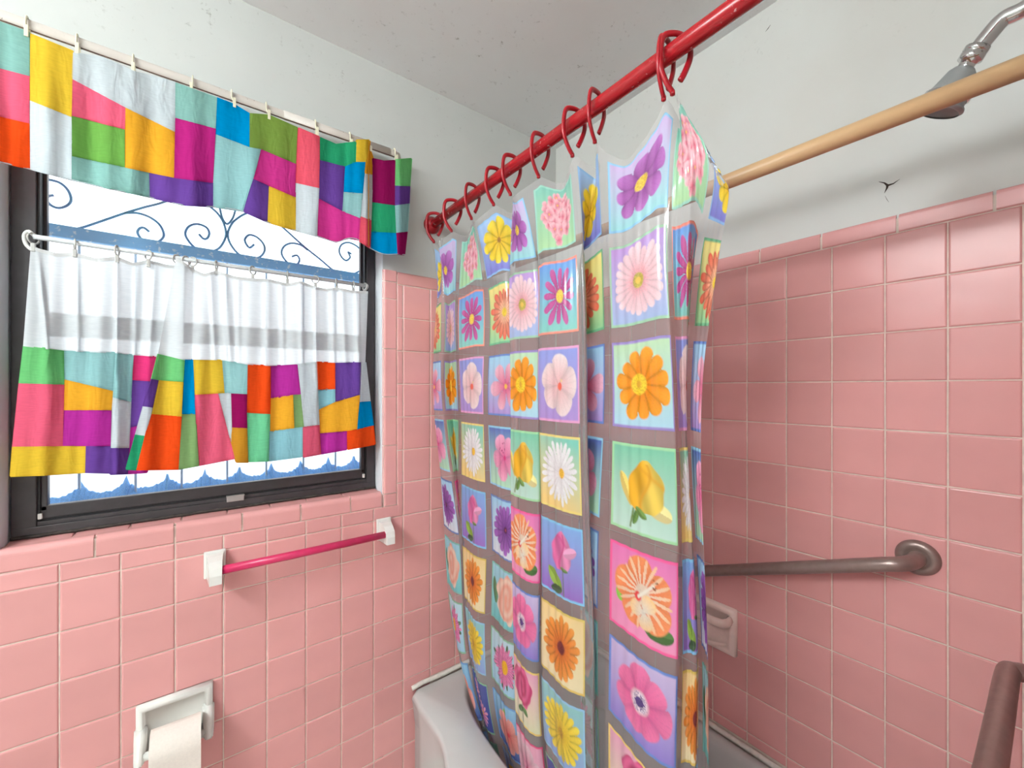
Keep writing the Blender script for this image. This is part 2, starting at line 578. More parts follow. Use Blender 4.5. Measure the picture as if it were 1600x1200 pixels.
# rounded top trim of the column right of the window
tj = [XC, XV10 + 0.035, XV10 + 0.188, XV10 + 0.341, XV10 + 0.494, -0.001]
for x0, x1 in zip(tj, tj[1:]):
    put('trim_tile', bull_mesh(x1 - x0 - G, TOP - zA[0] - G, 0.010, 't'), wall_left, ((x0 + x1) / 2, -.0005, (TOP + zA[0]) / 2))
# sill: rounded front trim and flat top tiles
sj = [-1.8975, -1.7408, -1.5843, -1.4276, -1.2716, -1.1138, -0.9588, OX1]
sj[0] = OX0 - 0.005
sj = [OX0 - 0.005, -1.5843, -1.4276, -1.2716, -1.1138, -0.9588, OX1 - 0.001]
for x0, x1 in zip(sj, sj[1:]):
    put('trim_tile', bull_mesh(x1 - x0 - G, 0.053, 0.016, 't'), wall_left, ((x0 + x1) / 2, -.0005, strip_top + 0.0275))
sx = [OX0 + .002, -1.629, -1.5231, -1.4134, -1.3054, -1.194, -1.0885, -0.9738, OX1 - .003]
for x0, x1 in zip(sx, sx[1:]):
    me = tile_mesh(x1 - x0 - G, 0.062, 0.003)
    o = put('sill_tile', me, wall_left, ((x0 + x1) / 2, 0.050, 1.1275))
    o.rotation_euler = (-pi / 2 + 0.06, 0, 0)
bm = bmesh.new()
box(bm, OX0, OX1, 0.012, 0.12, 1.085, 1.1235)
bm_obj('sill_mortar', bm, M_GROUT, wall_left)
# white painted reveals either side of and above the window
bm = bmesh.new()
box(bm, OX0 - 0.004, OX0 + 0.0015, 0.0075, 0.22, 1.085, OZ1)
box(bm, OX1 - 0.0015, OX1 + 0.004, 0.0075, 0.22, 1.085, OZ1)
box(bm, OX0, OX1, 0.0075, 0.22, OZ1 - .002, OZ1 + .003)
bm_obj('reveal', bm, M_REVEAL, wall_left)
# tiles further along the window wall, out of the picture
bm = bmesh.new()
x = xs[0]
while x > -2.4:
    for k in range(5, 13):
        x0 = max(x - PX, XL)
        box(bm, x0 + .0014, x - .0014, 0, 0.008, zA[k + 3] + .0014, zA[k + 2] - .0014)
    x -= PX
for k in range(8, 13):
    for i in range(0, 7):
        if zA[k + 2] < 0.30:
            box(bm, xs[i] + .0014, xs[i + 1] - .0014, 0, 0.008, zA[k + 3] + .0014, zA[k + 2] - .0014)
o = bm_obj('tile_field', bm, M_TILE, wall_left); o['kind'] = 'stuff'

# tub wall tiles
ys = [-(0.7641 + PX * k) for k in range(7, -8, -1)]
ys[0], ys[-1] = YN, -0.001
zB = [ZB0 + PZ * k for k in range(-9, 4)]
for i in range(len(ys) - 1):
    y0, y1 = ys[i], ys[i + 1]
    for k in range(len(zB) - 1):
        tileB(y0, y1, zB[k], zB[k + 1])
    tileB(y0, y1, RIM + 0.014, zB[0])
bj = [YN, -1.382, -1.2255, -1.0688, -0.9113, -0.755, -0.598, -0.441, -0.284, -0.127, -0.001]
for y0, y1 in zip(bj, bj[1:]):
    put('trim_tile', bull_mesh(y1 - y0 - G, TOP - zB[-1] - G, 0.010, 't'), wall_right, (-.0005, (y0 + y1) / 2, (TOP + zB[-1]) / 2), -pi / 2)
# tub end wall (outside the picture): joined tile field
bm = bmesh.new()
x = -0.001
while x > -0.95:
    for k in range(len(zB) - 1):
        box(bm, x - PX + .0014, x - .0014, YN - .010, YN, zB[k] + .0014, zB[k + 1] - .0014)
    x -= PX
o = bm_obj('tile_field', bm, M_TILE, wall_near); o['kind'] = 'stuff'

# cracks and flaking on the plaster
def streak(name, pts, w, wall, off):
    """small crack polyline drawn on plane x = off (tub wall); pts are (y, z)"""
    v, f = [], []
    for i, (y, z) in enumerate(pts):
        a = pts[max(i - 1, 0)]; b = pts[min(i + 1, len(pts) - 1)]
        d = Vector((b[0] - a[0], b[1] - a[1])).normalized()
        n = Vector((-d.y, d.x)) * (w[i] / 2)
        v += [(off, y + n.x, z + n.y), (off, y - n.x, z - n.y)]
    for i in range(len(pts) - 1):
        f.append((2 * i, 2 * i + 1, 2 * i + 3, 2 * i + 2))
    return mesh(name, v, f, M_CRACK, wall)
def onB(u, v):
    a = (u - 800) / FPX; b = (600 + SV - v) / FPX
    d = (sin(YAW) + a * cos(YAW), cos(YAW) - a * sin(YAW), b)
    t = (0.008 - CX) / d[0]
    return (CY + t * d[1], CZ + t * d[2])
streak('crack', [onB(*p) for p in ((1373, 284), (1382, 286), (1387, 290), (1396, 287), (1406, 280))], [.0008, .003, .006, .003, .0006], wall_right, 0.0074)
streak('crack', [onB(*p) for p in ((1387, 289), (1386, 294), (1382, 302))], [.006, .004, .0006], wall_right, 0.0073)
streak('crack', [onB(*p) for p in ((1196, 50), (1200, 45), (1204, 39))], [.0006, .0025, .001], wall_right, 0.0074)
streak('crack', [onB(*p) for p in ((1004, 140), (1016, 131), (1030, 123), (1042, 118))], [.001, .009, .012, .002], wall_right, 0.0074)
streak('crack', [onB(*p) for p in ((1062, 116), (1070, 111), (1073, 107))], [.0006, .005, .001], wall_right, 0.0074)
streak('crack', [onB(*p) for p in ((1383, 306), (1386, 312), (1389, 316))], [.0004, .0009, .0004], wall_right, 0.0074)

# ------------------------------------------------------------------ window
win = tag(empty('window_1', (-1.2965, 0.07, 1.13)), 'dark bronze single-hung window behind the patchwork curtains', kind='structure')
FX0, FX1, FZ0, FZ1 = OX0 + .006, OX1 - .006, 1.130, OZ1 - .002
def bar(name, b, mat, parent, bev=0.002):
    return box_obj(name, b, mat, parent, bev)
fr = empty('window_frame', (-1.2965, 0.07, 1.13)); fr.parent = win; fr.matrix_parent_inverse = Matrix.Translation(win.location).inverted()
# outer frame: jambs, head, stepped sill
bar('jamb', (FX0, FX0 + .042, .066, .125, FZ0, FZ1), M_BRONZE, fr)
bar('jamb', (FX1 - .030, FX1, .066, .125, FZ0, FZ1), M_BRONZE, fr)
bar('head', (FX0, FX1, .066, .125, FZ1 - .03, FZ1), M_BRONZE, fr)
bm = bmesh.new()
box(bm, FX0 + .001, FX1 - .001, .064, .125, FZ0, FZ0 + .026, .002)
box(bm, FX0 + .001, FX1 - .001, .070, .125, FZ0 + .026, FZ0 + .036, .001)
bm_obj('frame_sill', bm, M_BRONZE, fr)
bar('track', (FX0 + .03, FX1 - .02, .078, .12, FZ0 + .03, FZ0 + .050), M_BRONZED, fr, 0)
bar('track', (FX0 + .042, FX0 + .047, .072, .10, FZ0 + .036, FZ1 - .03), M_BRONZED, fr, 0)
bar('track', (FX1 - .035, FX1 - .030, .072, .10, FZ0 + .036, FZ1 - .03), M_BRONZED, fr, 0)
bar('corner_clip', (FX0 + .043, FX0 + .051, .068, .076, 1.172, 1.186), M_PLAST, fr)
bar('corner_clip', (FX1 - .043, FX1 - .035, .068, .076, 1.172, 1.186), M_PLAST, fr)
# mouldy caulk line where the frame meets the sill tiles
cl = [(FX0 + (FX1 - FX0) * k / 40, .062 + random.uniform(-.002, .001), 1.1335 + random.uniform(-.001, .001)) for k in range(41)]
tube_obj('caulk', cl, 0.0042, M_CAULKD, fr, 6)
# lower sash, in front; upper sash behind it
ZM = 1.665
SX0, SX1 = FX0 + .047, FX1 - .035
lo = empty('lower_sash', (-1.2965, 0.085, 1.17)); lo.parent = win; lo.matrix_parent_inverse = Matrix.Translation(win.location).inverted()
bar('rail', (SX0, SX1, .076, .098, 1.172, 1.203), M_BRONZE, lo)
bar('rail', (SX0, SX1, .076, .098, ZM - .032, ZM + .028), M_BRONZE, lo)
bar('stile', (SX0, SX0 + .012, .076, .098, 1.19, ZM), M_BRONZE, lo)
bar('stile', (SX1 - .012, SX1, .076, .098, 1.19, ZM), M_BRONZE, lo)
bar('pane', (SX0 + .008, SX1 - .008, .086, .089, 1.197, ZM - .02), M_GLASS, lo, 0)
lp = at(354, 779, .070); lq = at(381, 773, .070)
bar('latch', (lp.x, lq.x, .060, .072, lp.z - .010, lp.z + .008), M_STEEL, lo, .0015)
bar('latch_lip', (lp.x - .001, lq.x + .001, .056, .072, lp.z + .005, lp.z + .009), M_STEEL, lo, .001)
up = empty('upper_sash', (-1.2965, 0.11, 1.66)); up.parent = win; up.matrix_parent_inverse = Matrix.Translation(win.location).inverted()
bar('rail', (SX0, SX1, .101, .121, ZM - .020, ZM + .024), M_BRONZE, up)
bar('rail', (SX0, SX1, .101, .121, FZ1 - .05, FZ1 - .02), M_BRONZE, up)
bar('stile', (SX0 - .004, SX0 + .006, .101, .121, ZM, FZ1 - .03), M_BRONZE, up)
bar('stile', (SX1 - .006, SX1 + .004, .101, .121, ZM, FZ1 - .03), M_BRONZE, up)
bar('pane', (SX0, SX1, .109, .112, ZM + .01, FZ1 - .04), M_GLASS, up, 0)

# wrought-iron security grille outside the glass
YG = 0.26
M_UPR = plain('glare_pale_iron', rgb(206, 228, 248), 0.6)  # uprights paled to stand in for the outdoor glare washing them out
gr = empty('window_grille', (-1.3, YG, 1.0), 'blue wrought-iron security grille with scrolls outside the window', 'grille')
def gbar(name, b, m):
    return box_obj(name, b, m, gr, 0.002)
zb_ = at(300, 394, YG).z
gbar('cross_bar', (-1.95, -0.70, YG - .008, YG + .008, zb_ - .018, zb_ + .018), M_GRILLEB)
gbar('cross_bar', (-1.95, -0.70, YG - .008, YG + .008, 1.085, 1.115), M_GRILLEB)
gbar('cross_bar', (-1.95, -0.70, YG - .008, YG + .008, 2.40, 2.43), M_GRILLEB)
for u in (40, 124, 212, 284, 355, 416, 474, 524, 570):
    xg = at(u, 394, YG).x
    gbar('upright', (xg - .003, xg + .003, YG - .005, YG + .005, 1.1, zb_), M_UPR)
SCR = [
 [(57, 282), (70, 280), (92, 285), (106, 297), (111, 312), (105, 321), (92, 325), (80, 321), (73, 313), (75, 307), (84, 305)],
 [(40, 322), (56, 338), (75, 350), (95, 357), (113, 358), (130, 355), (160, 345), (195, 333), (225, 324), (252, 317), (290, 303)],
 [(195, 333), (215, 333), (235, 340), (250, 352), (256, 367), (250, 376), (237, 381), (222, 374), (215, 364), (218, 357), (225, 356), (233, 362)],
 [(311, 366), (318, 373), (324, 372), (327, 364), (322, 355), (308, 350), (295, 354), (289.5, 365), (295, 377), (306, 388), (320, 394), (334, 392), (345, 385), (353, 368), (350, 350), (342, 336), (332, 326), (316, 314)],
 [(397, 382), (390, 387), (384, 380), (383, 373), (390, 367), (402, 371), (412, 382), (413, 393), (405, 402), (390, 404), (373, 397), (360, 381), (356, 365), (362, 350), (370, 342), (381, 335), (396, 329)],
 [(342, 318), (344, 328), (348, 342), (355, 350), (363, 342), (367, 331), (369, 320)],
 [(456, 401), (464, 399), (468, 406), (464, 413), (454, 414), (443, 403), (440, 393), (445, 384), (456, 380), (470, 383), (481, 391)],
 [(430, 345), (446, 359), (475, 385), (500, 405), (522, 423), (540, 429), (555, 427), (575, 415)],
 [(550, 398), (543, 394), (550, 403), (543, 407), (534, 402), (530, 392), (534, 382), (545, 379), (558, 385), (566, 394)],
]
SCR[8] = [(549, 397), (544, 394), (547, 402), (541, 407), (534, 402), (530, 392), (534, 382), (545, 379), (558, 385), (566, 394)]
v, f = [], []
xe0, xe1, nE = -1.80, -0.80, 240
zl = 1.178
for k in range(nE + 1):
    x = xe0 + (xe1 - xe0) * k / nE
    ph = ((x - xe0) / 0.098) % 1.0 - 0.5
    h = 0.018 + 0.020 * math.exp(-(ph / .24) ** 2) + 0.022 * math.exp(-(ph / .045) ** 2) + random.uniform(-.003, .004)
    for y, y2 in ((YG - .09, YG + .012), (YG + .03, YG + .022)):
        v += [(x, y, zl - .05), (x, y2, zl - .012 + h)]
for k in range(nE):
    a = 4 * k
    f += [(a, a + 4, a + 5, a + 1), (a + 2, a + 3, a + 7, a + 6), (a + 1, a + 5, a + 7, a + 3)]
mesh('glare_speckle', v, f, plain('glare_speckle_blue', rgb(120, 178, 236), .8, var=.25, scale=300), gr)  # blown-out window glare at the glass foot, put into shape and colour
for s in SCR:
    tube_obj('scroll', catmull([at(u, v, YG) for u, v in s], 6), 0.0034, M_GRILLE, gr, 6)
box_obj('exterior_ledge', (-2.3, -0.3, 0.22, 0.40, 1.03, 1.085), plain('pale_blue_ledge', rgb(150, 196, 236), 0.8, var=0.2, scale=120), wall_left)

# ------------------------------------------------------------------ patchwork fabric
FAB = {}
FC = dict(teal=(150, 200, 190), aqua=(158, 206, 206), pink=(246, 104, 134), hotpink=(236, 62, 128), orange=(250, 84, 30), yellow=(242, 200, 62),
          gold=(248, 178, 52), white=(222, 230, 234), green=(118, 176, 82), olive=(134, 164, 74), magenta=(196, 44, 132), rose=(222, 62, 150), maroon=(150, 22, 88),
          purple=(112, 72, 158), blue=(0, 148, 208), coral=(246, 96, 116), emerald=(48, 168, 116), mint=(126, 222, 164), lightgreen=(120, 206, 128),
          ochre=(214, 150, 46), orchid=(190, 52, 158), skyblue=(150, 204, 214), sage=(136, 172, 110))
def fab(n):
    if n not in FAB:
        FAB[n] = fabric_mat('cotton_' + n, tuple(0.86 * c for c in rgb(*FC[n])[:3]) + (1,))
    return FAB[n]

def patch(poly, Yf, colour, parent, grow=0.12):
    cu = sum(p[0] for p in poly) / len(poly); cv = sum(p[1] for p in poly) / len(poly)
    P = []
    for u, v in poly:
        d = math.hypot(u - cu, v - cv) or 1
        P.append((u + (u - cu) / d * grow, v + (v - cv) / d * grow))
    bm = bmesh.new()
    vs_ = [bm.verts.new((u, v, 0)) for u, v in P]
    bm.faces.new(vs_)
    bmesh.ops.triangulate(bm, faces=bm.faces[:])
    bmesh.ops.subdivide_edges(bm, edges=bm.edges[:], cuts=7, use_grid_fill=True)
    for v in bm.verts:
        u, w = v.co.x, v.co.y
        v.co = at(u, w, Yf(u, w))
    # turned-in seam allowance behind every edge of the patch
    for (u0, v0), (u1, v1) in zip(poly, poly[1:] + poly[:1]):
        L_ = math.hypot(u1 - u0, v1 - v0) or 1
        nu, nv = -(v1 - v0) / L_, (u1 - u0) / L_
        if (cu - u0) * nu + (cv - v0) * nv < 0:
            nu, nv = -nu, -nv
        n_ = max(2, int(L_ / 8))
        row = []
        for k in range(n_ + 1):
            t = k / n_
            u, w = u0 + (u1 - u0) * t, v0 + (v1 - v0) * t
            row.append((bm.verts.new(at(u - nu * 1.3, w - nv * 1.3, Yf(u, w) + .0016)), bm.verts.new(at(u + nu * 2.4, w + nv * 2.4, Yf(u, w) + .0016))))
        for A, B in zip(row, row[1:]):
            bm.faces.new((A[0], A[1], B[1], B[0]))
    return bm_obj('patch', bm, fab(colour), parent, True)

# --- valance
def Yval(u, v):
    w = 0.0065 * sin(u / 17.0) + 0.0045 * sin(u / 7.3 + 1.0) + 0.004 * sin((u - 0.6 * v) / 21.0)
    k = min(1.0, max(0.0, (v - 60 - 0.30 * u) / 160.0))
    y = -0.078 + w * (0.45 + 0.9 * k)
    if u > 500:
        f = [(500, 0), (515, .008), (537, .004), (548, -.012), (562, -.022), (572, -.018), (578, .004), (583, .010), (600, -.006), (617, .0), (624, -.006), (634, .004), (645, .022)]
        for (a, p), (b, q) in zip(f, f[1:]):
            if a <= u <= b:
                t = (u - a) / (b - a); t = t * t * (3 - 2 * t)
                y += p + (q - p) * t
                break
        else:
            y += .022
    return y
val = empty('valance_curtain', (-1.25, -0.064, 2.0), 'colourful patchwork valance hanging from the upper rod over the window', 'curtain')
VAL = [
 ('teal', [(-30, 24), (46, 51), (46, 119), (-30, 99)]), ('pink', [(-30, 99), (46, 119), (46, 193), (-30, 175)]), ('orange', [(-30, 175), (46, 193), (47, 264), (-30, 246)]),
 ('yellow', [(47, 53), (114, 80), (112, 183), (47, 157)]), ('white', [(47, 157), (112, 183), (112, 281), (47, 264)]),
 ('white', [(114, 82), (160, 90), (210, 112), (274, 129), (273, 206), (196, 168), (112, 123)]),
 ('pink', [(112, 123), (196, 168), (195, 201), (112, 181)]), ('green', [(112, 181), (195, 203), (195, 261), (113, 244)]),
 ('gold', [(196, 168), (273, 206), (272, 278), (196, 262)]), ('teal', [(112, 244), (196, 262), (233, 270), (234, 308), (112, 281)]),
 ('purple', [(233, 270), (272, 278), (333, 286), (333, 323), (285, 320), (234, 308)]),
 ('teal', [(274, 130), (339, 153), (337, 201), (274, 184)]), ('magenta', [(274, 184), (337, 201), (333, 286), (272, 278)]),
 ('blue', [(339, 153), (365, 163), (390, 178), (390, 230), (338, 210)]), ('aqua', [(338, 210), (390, 230), (408, 233), (380, 330), (355, 326), (333, 323), (333, 286)]),
 ('olive', [(390, 178), (420, 180), (465, 200), (462, 256), (408, 233), (390, 230)]), ('rose', [(408, 233), (462, 256), (461, 308), (397, 280)]),
 ('purple', [(397, 280), (420, 292), (418, 347), (380, 330)]), ('yellow', [(420, 292), (461, 308), (462, 360), (418, 347)]),
 ('coral', [(466, 200), (499, 214), (499, 294), (463, 286)]), ('white', [(463, 286), (499, 294), (495, 369), (462, 360)]),
 ('emerald', [(500, 215), (525, 226), (557, 222), (556, 253), (539, 260), (500, 250)]), ('purple', [(500, 250), (539, 260), (535, 330), (498, 310)]),
 ('rose', [(498, 310), (535, 330), (563, 341), (561, 375), (545, 372), (525, 378), (496, 369)]),
 ('yellow', [(557, 219), (577, 219), (572, 253), (556, 253)]), ('blue', [(556, 253), (571, 253), (566, 302), (537, 300), (539, 260)]),
 ('aqua', [(537, 300), (566, 302), (563, 341), (535, 330)]), ('gold', [(577, 220), (579, 240), (582, 273), (570, 271), (572, 253)]),
 ('white', [(570, 271), (582, 273), (579, 344), (564, 338)]), ('coral', [(564, 338), (579, 344), (579, 388), (561, 376)]),
 ('maroon', [(582, 248), (600, 252), (618, 251), (617, 321), (582, 316)]), ('emerald', [(582, 316), (617, 321), (619, 364), (580, 362)]),
 ('blue', [(580, 362), (619, 364), (621, 397), (600, 397), (579, 388)]),
 ('lightgreen', [(618, 250), (643, 248), (640, 291), (617, 290)]), ('purple', [(617, 290), (640, 291), (639, 318), (617, 321)]),
 ('aqua', [(617, 321), (639, 318), (636, 362), (619, 364)]), ('maroon', [(619, 364), (636, 362), (632, 398), (621, 397)]),
]
for c, p in VAL:
    patch(p, Yval, c, val)
# strip of fabric joining the last columns behind the folds
patch([(574, 222), (584, 250), (582, 300), (579, 388), (574, 384)], lambda u, v: Yval(u, v) + .004, 'gold', val)
hem = []
for u, v in [(-30, 246), (46, 264), (112, 281), (180, 297), (234, 308), (285, 320), (333, 323), (380, 330), (418, 347), (462, 360), (496, 369), (525, 378), (545, 372), (561, 375), (579, 388), (600, 397), (621, 397), (633, 398)]:
    hem.append(at(u, v, Yval(u, v)))
tube_obj('hem', catmull(hem, 4), 0.0014, fab('white'), val, 5)

# valance rod: flat painted rod with returns to the wall
vr = empty('valance_rod', (-1.3, -0.04, 2.33), 'chipped white flat curtain rod above the window', 'curtain rod')
zr = 2.327
pts = [(-2.05, 0.004, zr), (-2.06, -0.02, zr), (-2.05, -0.046, zr), (-2.02, -0.052, zr), (-1.5, -0.052, zr), (-1.2, -0.052, zr), (-0.83, -0.052, zr), (-0.805, -0.046, zr), (-0.797, -0.03, zr), (-0.795, 0.006, zr)]
tube_obj('rod', pts, 0.0135, M_RODW, vr, 10, ry=0.006)
tube_obj('sleeve', [(-1.17, -0.0525, zr), (-0.84, -0.0525, zr)], 0.0146, M_RODW, vr, 10, ry=0.007)
tube_obj('dark_lower_edge', [(p[0], p[1] - .004 if -2.03 < p[0] < -.82 else p[1], p[2] - .0128) for p in pts], 0.0016, plain('dark_edge_brown', rgb(96, 74, 62), .8, var=.4, scale=60), vr, 6)  # thin dark brown tube along the rod's lower edge
for x in (-2.05, -0.795):
    box_obj('bracket', (x - .008, x + .008, -0.004, 0.0075, zr - .022, zr + .022), M_PLAST, vr, .002)

# plastic clips on the valance rod
for i, (u, v0, v1) in enumerate([(41, 21, 58), (120, 48, 89), (208, 82, 116), (301, 117, 147), (362, 140, 168), (416, 160, 187), (493, 188, 215), (547, 208, 229), (577, 219, 228), (617, 234, 256)]):
    a = at(u, v0, -.060); b_ = at(u + random.uniform(-2, 4), v1, -.068)
    zt = zr + .016; zbm = min(b_.z, zr - .03)
    t = empty('curtain_clip', (a.x, -.06, zbm), f'{ORD[i]} ivory plastic clip on the valance rod counted from its end above the orange patch' if i else 'ivory plastic clip on the valance rod above the teal and orange patches', 'clip', 'plastic clips on the valance rod')
    dx = random.uniform(-.003, .006)
    tube_obj('hook', catmull([(a.x, -.040, zr - .006), (a.x, -.041, zr + .010), (a.x, -.052, zt + .001), (a.x, -.0625, zr + .008), (a.x, -.063, zr - .008), (a.x + dx * .5, -.066, zr - .018)], 4), 0.0034, M_CLIP, t, 6, ry=.0018)
    box_obj('jaw', (a.x + dx - .0035, a.x + dx + .0035, -.077, -.0735, zbm - .002, zr - .014), M_CLIP, t, .001)
    box_obj('jaw', (a.x + dx - .0035, a.x + dx + .0035, -.060, -.0575, zbm - .002, zr - .014), M_CLIP, t, .001)

# --- cafe curtains: a white sheer with a patchwork border, two panels
def lerp_poly(pl, a):
    d = [0.0]
    for p, q in zip(pl, pl[1:]):
        d.append(d[-1] + abs(q[0] - p[0]) + 1e-6)
    s = a * d[-1]
    for k in range(len(pl) - 1):
        if s <= d[k + 1] + 1e-9:
            t = (s - d[k]) / (d[k + 1] - d[k])
            return (pl[k][0] + (pl[k + 1][0] - pl[k][0]) * t, pl[k][1] + (pl[k + 1][1] - pl[k][1]) * t)
    return pl[-1]

def sheer(top, bottom, Yf, parent, nx=200, ny=30):
    v, f = [], []
    for j in range(ny + 1):
        for i in range(nx + 1):
            t = lerp_poly(top, i / nx); b = lerp_poly(bottom, i / nx)
            w = j / ny
            u, vv = t[0] + (b[0] - t[0]) * w, t[1] + (b[1] - t[1]) * w
            v.append(at(u, vv, Yf(u, vv)))
    for j in range(ny):
        for i in range(nx):
            k = j * (nx + 1) + i
            f.append((k, k + nx + 1, k + nx + 2, k + 1))
    o = mesh('sheer_panel', v, f, M_SHEER, parent, True)
    hp = [lerp_poly(top, i / 60) for i in range(61)]
    v, f = [], []
    for u, vv in hp:
        p = at(u, vv, Yf(u, vv) - .0012)
        v += [(p.x, p.y, p.z + .002), (p.x, p.y - .0005, p.z - .007)]
    for i in range(60):
        f.append((2 * i, 2 * i + 1, 2 * i + 3, 2 * i + 2))
    mesh('heading', v, f, M_HEM, parent, True)
    return o

PLEATS = [(64, .10, 4, .010), (120, .02, 6, .006), (183, .0, 3, .014), (214, -.03, 6, .010), (240, -.06, 5, .008), (330, .05, 4, .010), (352, .07, 6, .012), (372, .0, 5, .007), (418, .0, 6, .011), (440, .02, 4, .007), (470, .02, 5, .010), (493, .01, 2.5, .016), (518, .02, 5, .009), (534, .05, 4, .008), (556, .03, 4, .008)]
def pleats(u, v):
    y = 0.0
    for uc, sl, w, a in PLEATS:
        d = (u - uc - sl * (v - 440)) / w
        if abs(d) < 3.5:
            y -= a * math.exp(-d * d) * min(1.0, max(0.15, (v - 390) / 60.0)) * (1.0 if v < 560 else max(0.35, 1 - (v - 560) / 120.0))
    return y
def YcL(u, v):
    k = max(0.0, min(1.0, (v - 385) / 355.0))
    amp = 0.002 + 0.006 * min(1, k * 2.0)
    return 0.030 - 0.034 * k + amp * (sin(u / 15.0 + 0.5) + 0.5 * sin(u / 6.1 + v / 120.0)) + pleats(u, v) + 0.016 * min(1.0, max(0.0, (u - 188) / 40.0))
def YcR(u, v):
    k = max(0.0, min(1.0, (v - 405) / 320.0))
    amp = 0.002 + 0.0055 * min(1, k * 2.0)
    y = 0.022 - 0.030 * k + pleats(u, v) + amp * (sin(u / 13.0) + 0.5 * sin(u / 5.7 + v / 90.0))
    edge = 302 - 4 * k
    if u < edge:
        y -= 0.016 * min(1.0, (edge - u) / 14.0)
    return y
cafeL = empty('cafe_curtain', (-1.58, 0.02, 1.29), 'narrower short white sheer curtain with patchwork border, partly under the wider one', 'curtain', 'short curtains on the lower window rod')
cafeR = empty('cafe_curtain', (-1.15, 0.02, 1.29), 'wider short white sheer curtain with patchwork border overlapping the narrower one', 'curtain', 'short curtains on the lower window rod')
sheer([(48, 384), (62, 390), (90, 397), (117, 396), (150, 405), (183, 402), (208, 412), (232, 407), (262, 415), (292, 416)],
      [(36, 541), (100, 549), (180, 552), (209, 555), (250, 558), (285, 562)], YcL, cafeL)
sheer([(275, 404), (286, 409), (300, 420), (318, 429), (338, 424), (368, 433), (395, 436), (420, 437), (449, 444), (470, 440), (493, 449), (510, 452), (526, 450), (552, 455), (575, 456)],
      [(247, 553), (289, 563), (302, 562), (347, 563), (387, 570), (423, 572), (466, 569), (494, 566), (524, 567), (564, 566), (571, 566)], YcR, cafeR, 280)
CL = [
 ('lightgreen', [(37, 540), (100, 548), (100, 601), (30, 599)]), ('pink', [(30, 599), (100, 601), (98, 697), (20, 698)]), ('yellow', [(20, 698), (98, 697), (134, 697), (133, 738), (70, 742), (16, 744)]),
 ('aqua', [(100, 548), (180, 551), (177, 611), (102, 593)]), ('gold', [(102, 593), (177, 611), (174, 641), (101, 641)]), ('orchid', [(101, 641), (174, 641), (173, 697), (98, 697)]),
 ('purple', [(134, 697), (173, 698), (172, 739), (133, 738)]), ('aqua', [(180, 551), (209, 555), (204, 628), (176, 621)]), ('white', [(176, 621), (204, 628), (202, 700), (173, 700)]),
 ('purple', [(173, 700), (202, 700), (200, 740), (172, 741)]), ('hotpink', [(209, 555), (262, 559), (250, 597), (208, 594)]), ('purple', [(208, 594), (250, 597), (240, 660), (204, 668)]),
 ('orchid', [(204, 668), (240, 660), (230, 738), (200, 740), (202, 700)]),
]
for c, p in CL:
    patch(p, YcL, c, cafeL)
CR = [
 ('lightgreen', [(247, 553), (289, 563), (286, 597), (248, 594), (237, 592)]), ('purple', [(237, 592), (248, 594), (238, 637), (224, 635)]), ('white', [(224, 635), (238, 637), (226, 681), (212, 679)]),
 ('emerald', [(212, 679), (226, 681), (213, 734), (197, 733)]), ('yellow', [(248, 594), (286, 597), (284, 651), (237, 647)]), ('orange', [(238, 647), (284, 651), (279, 733), (213, 734), (226, 681)]),
 ('blue', [(289, 562), (302, 562), (305, 647), (284, 647)]), ('sage', [(284, 648), (305, 647), (311, 727), (279, 733)]), ('yellow', [(302, 563), (347, 563), (351, 614), (305, 617)]),
 ('aqua', [(347, 563), (387, 570), (386, 616), (351, 614)]), ('pink', [(305, 617), (341, 615), (367, 716), (311, 727)]), ('white', [(341, 615), (361, 615), (363, 690), (358, 682)]),
 ('maroon', [(361, 615), (386, 616), (386, 669), (363, 668)]), ('ochre', [(363, 668), (386, 669), (388, 722), (369, 722), (360, 690)]), ('orange', [(387, 569), (423, 572), (421, 647), (386, 645)]),
 ('mint', [(386, 645), (421, 647), (420, 720), (388, 721)]), ('orchid', [(423, 572), (465, 570), (470, 616), (423, 622)]), ('gold', [(423, 622), (458, 617), (460, 669), (422, 674)]),
 ('sage', [(458, 617), (470, 616), (475, 667), (460, 669)]), ('skyblue', [(421, 674), (473, 667), (473, 713), (420, 720)]), ('white', [(465, 569), (494, 566), (498, 664), (475, 667)]),
 ('pink', [(473, 667), (498, 664), (502, 709), (474, 714)]), ('orange', [(494, 566), (524, 567), (524, 608), (496, 609)]), ('skyblue', [(496, 609), (524, 608), (524, 628), (498, 640)]),
 ('purple', [(524, 567), (564, 566), (562, 617), (524, 628)]), ('gold', [(498, 640), (524, 628), (562, 617), (558, 672), (500, 677)]), ('orchid', [(500, 677), (542, 674), (542, 702), (502, 709)]),
 ('orange', [(542, 674), (583, 665), (586, 694), (543, 702)]), ('white', [(564, 566), (571, 566), (578, 627), (562, 628)]), ('blue', [(562, 628), (578, 627), (583, 665), (558, 671)]),
]
for c, p in CR:
    patch(p, YcR, c, cafeR)

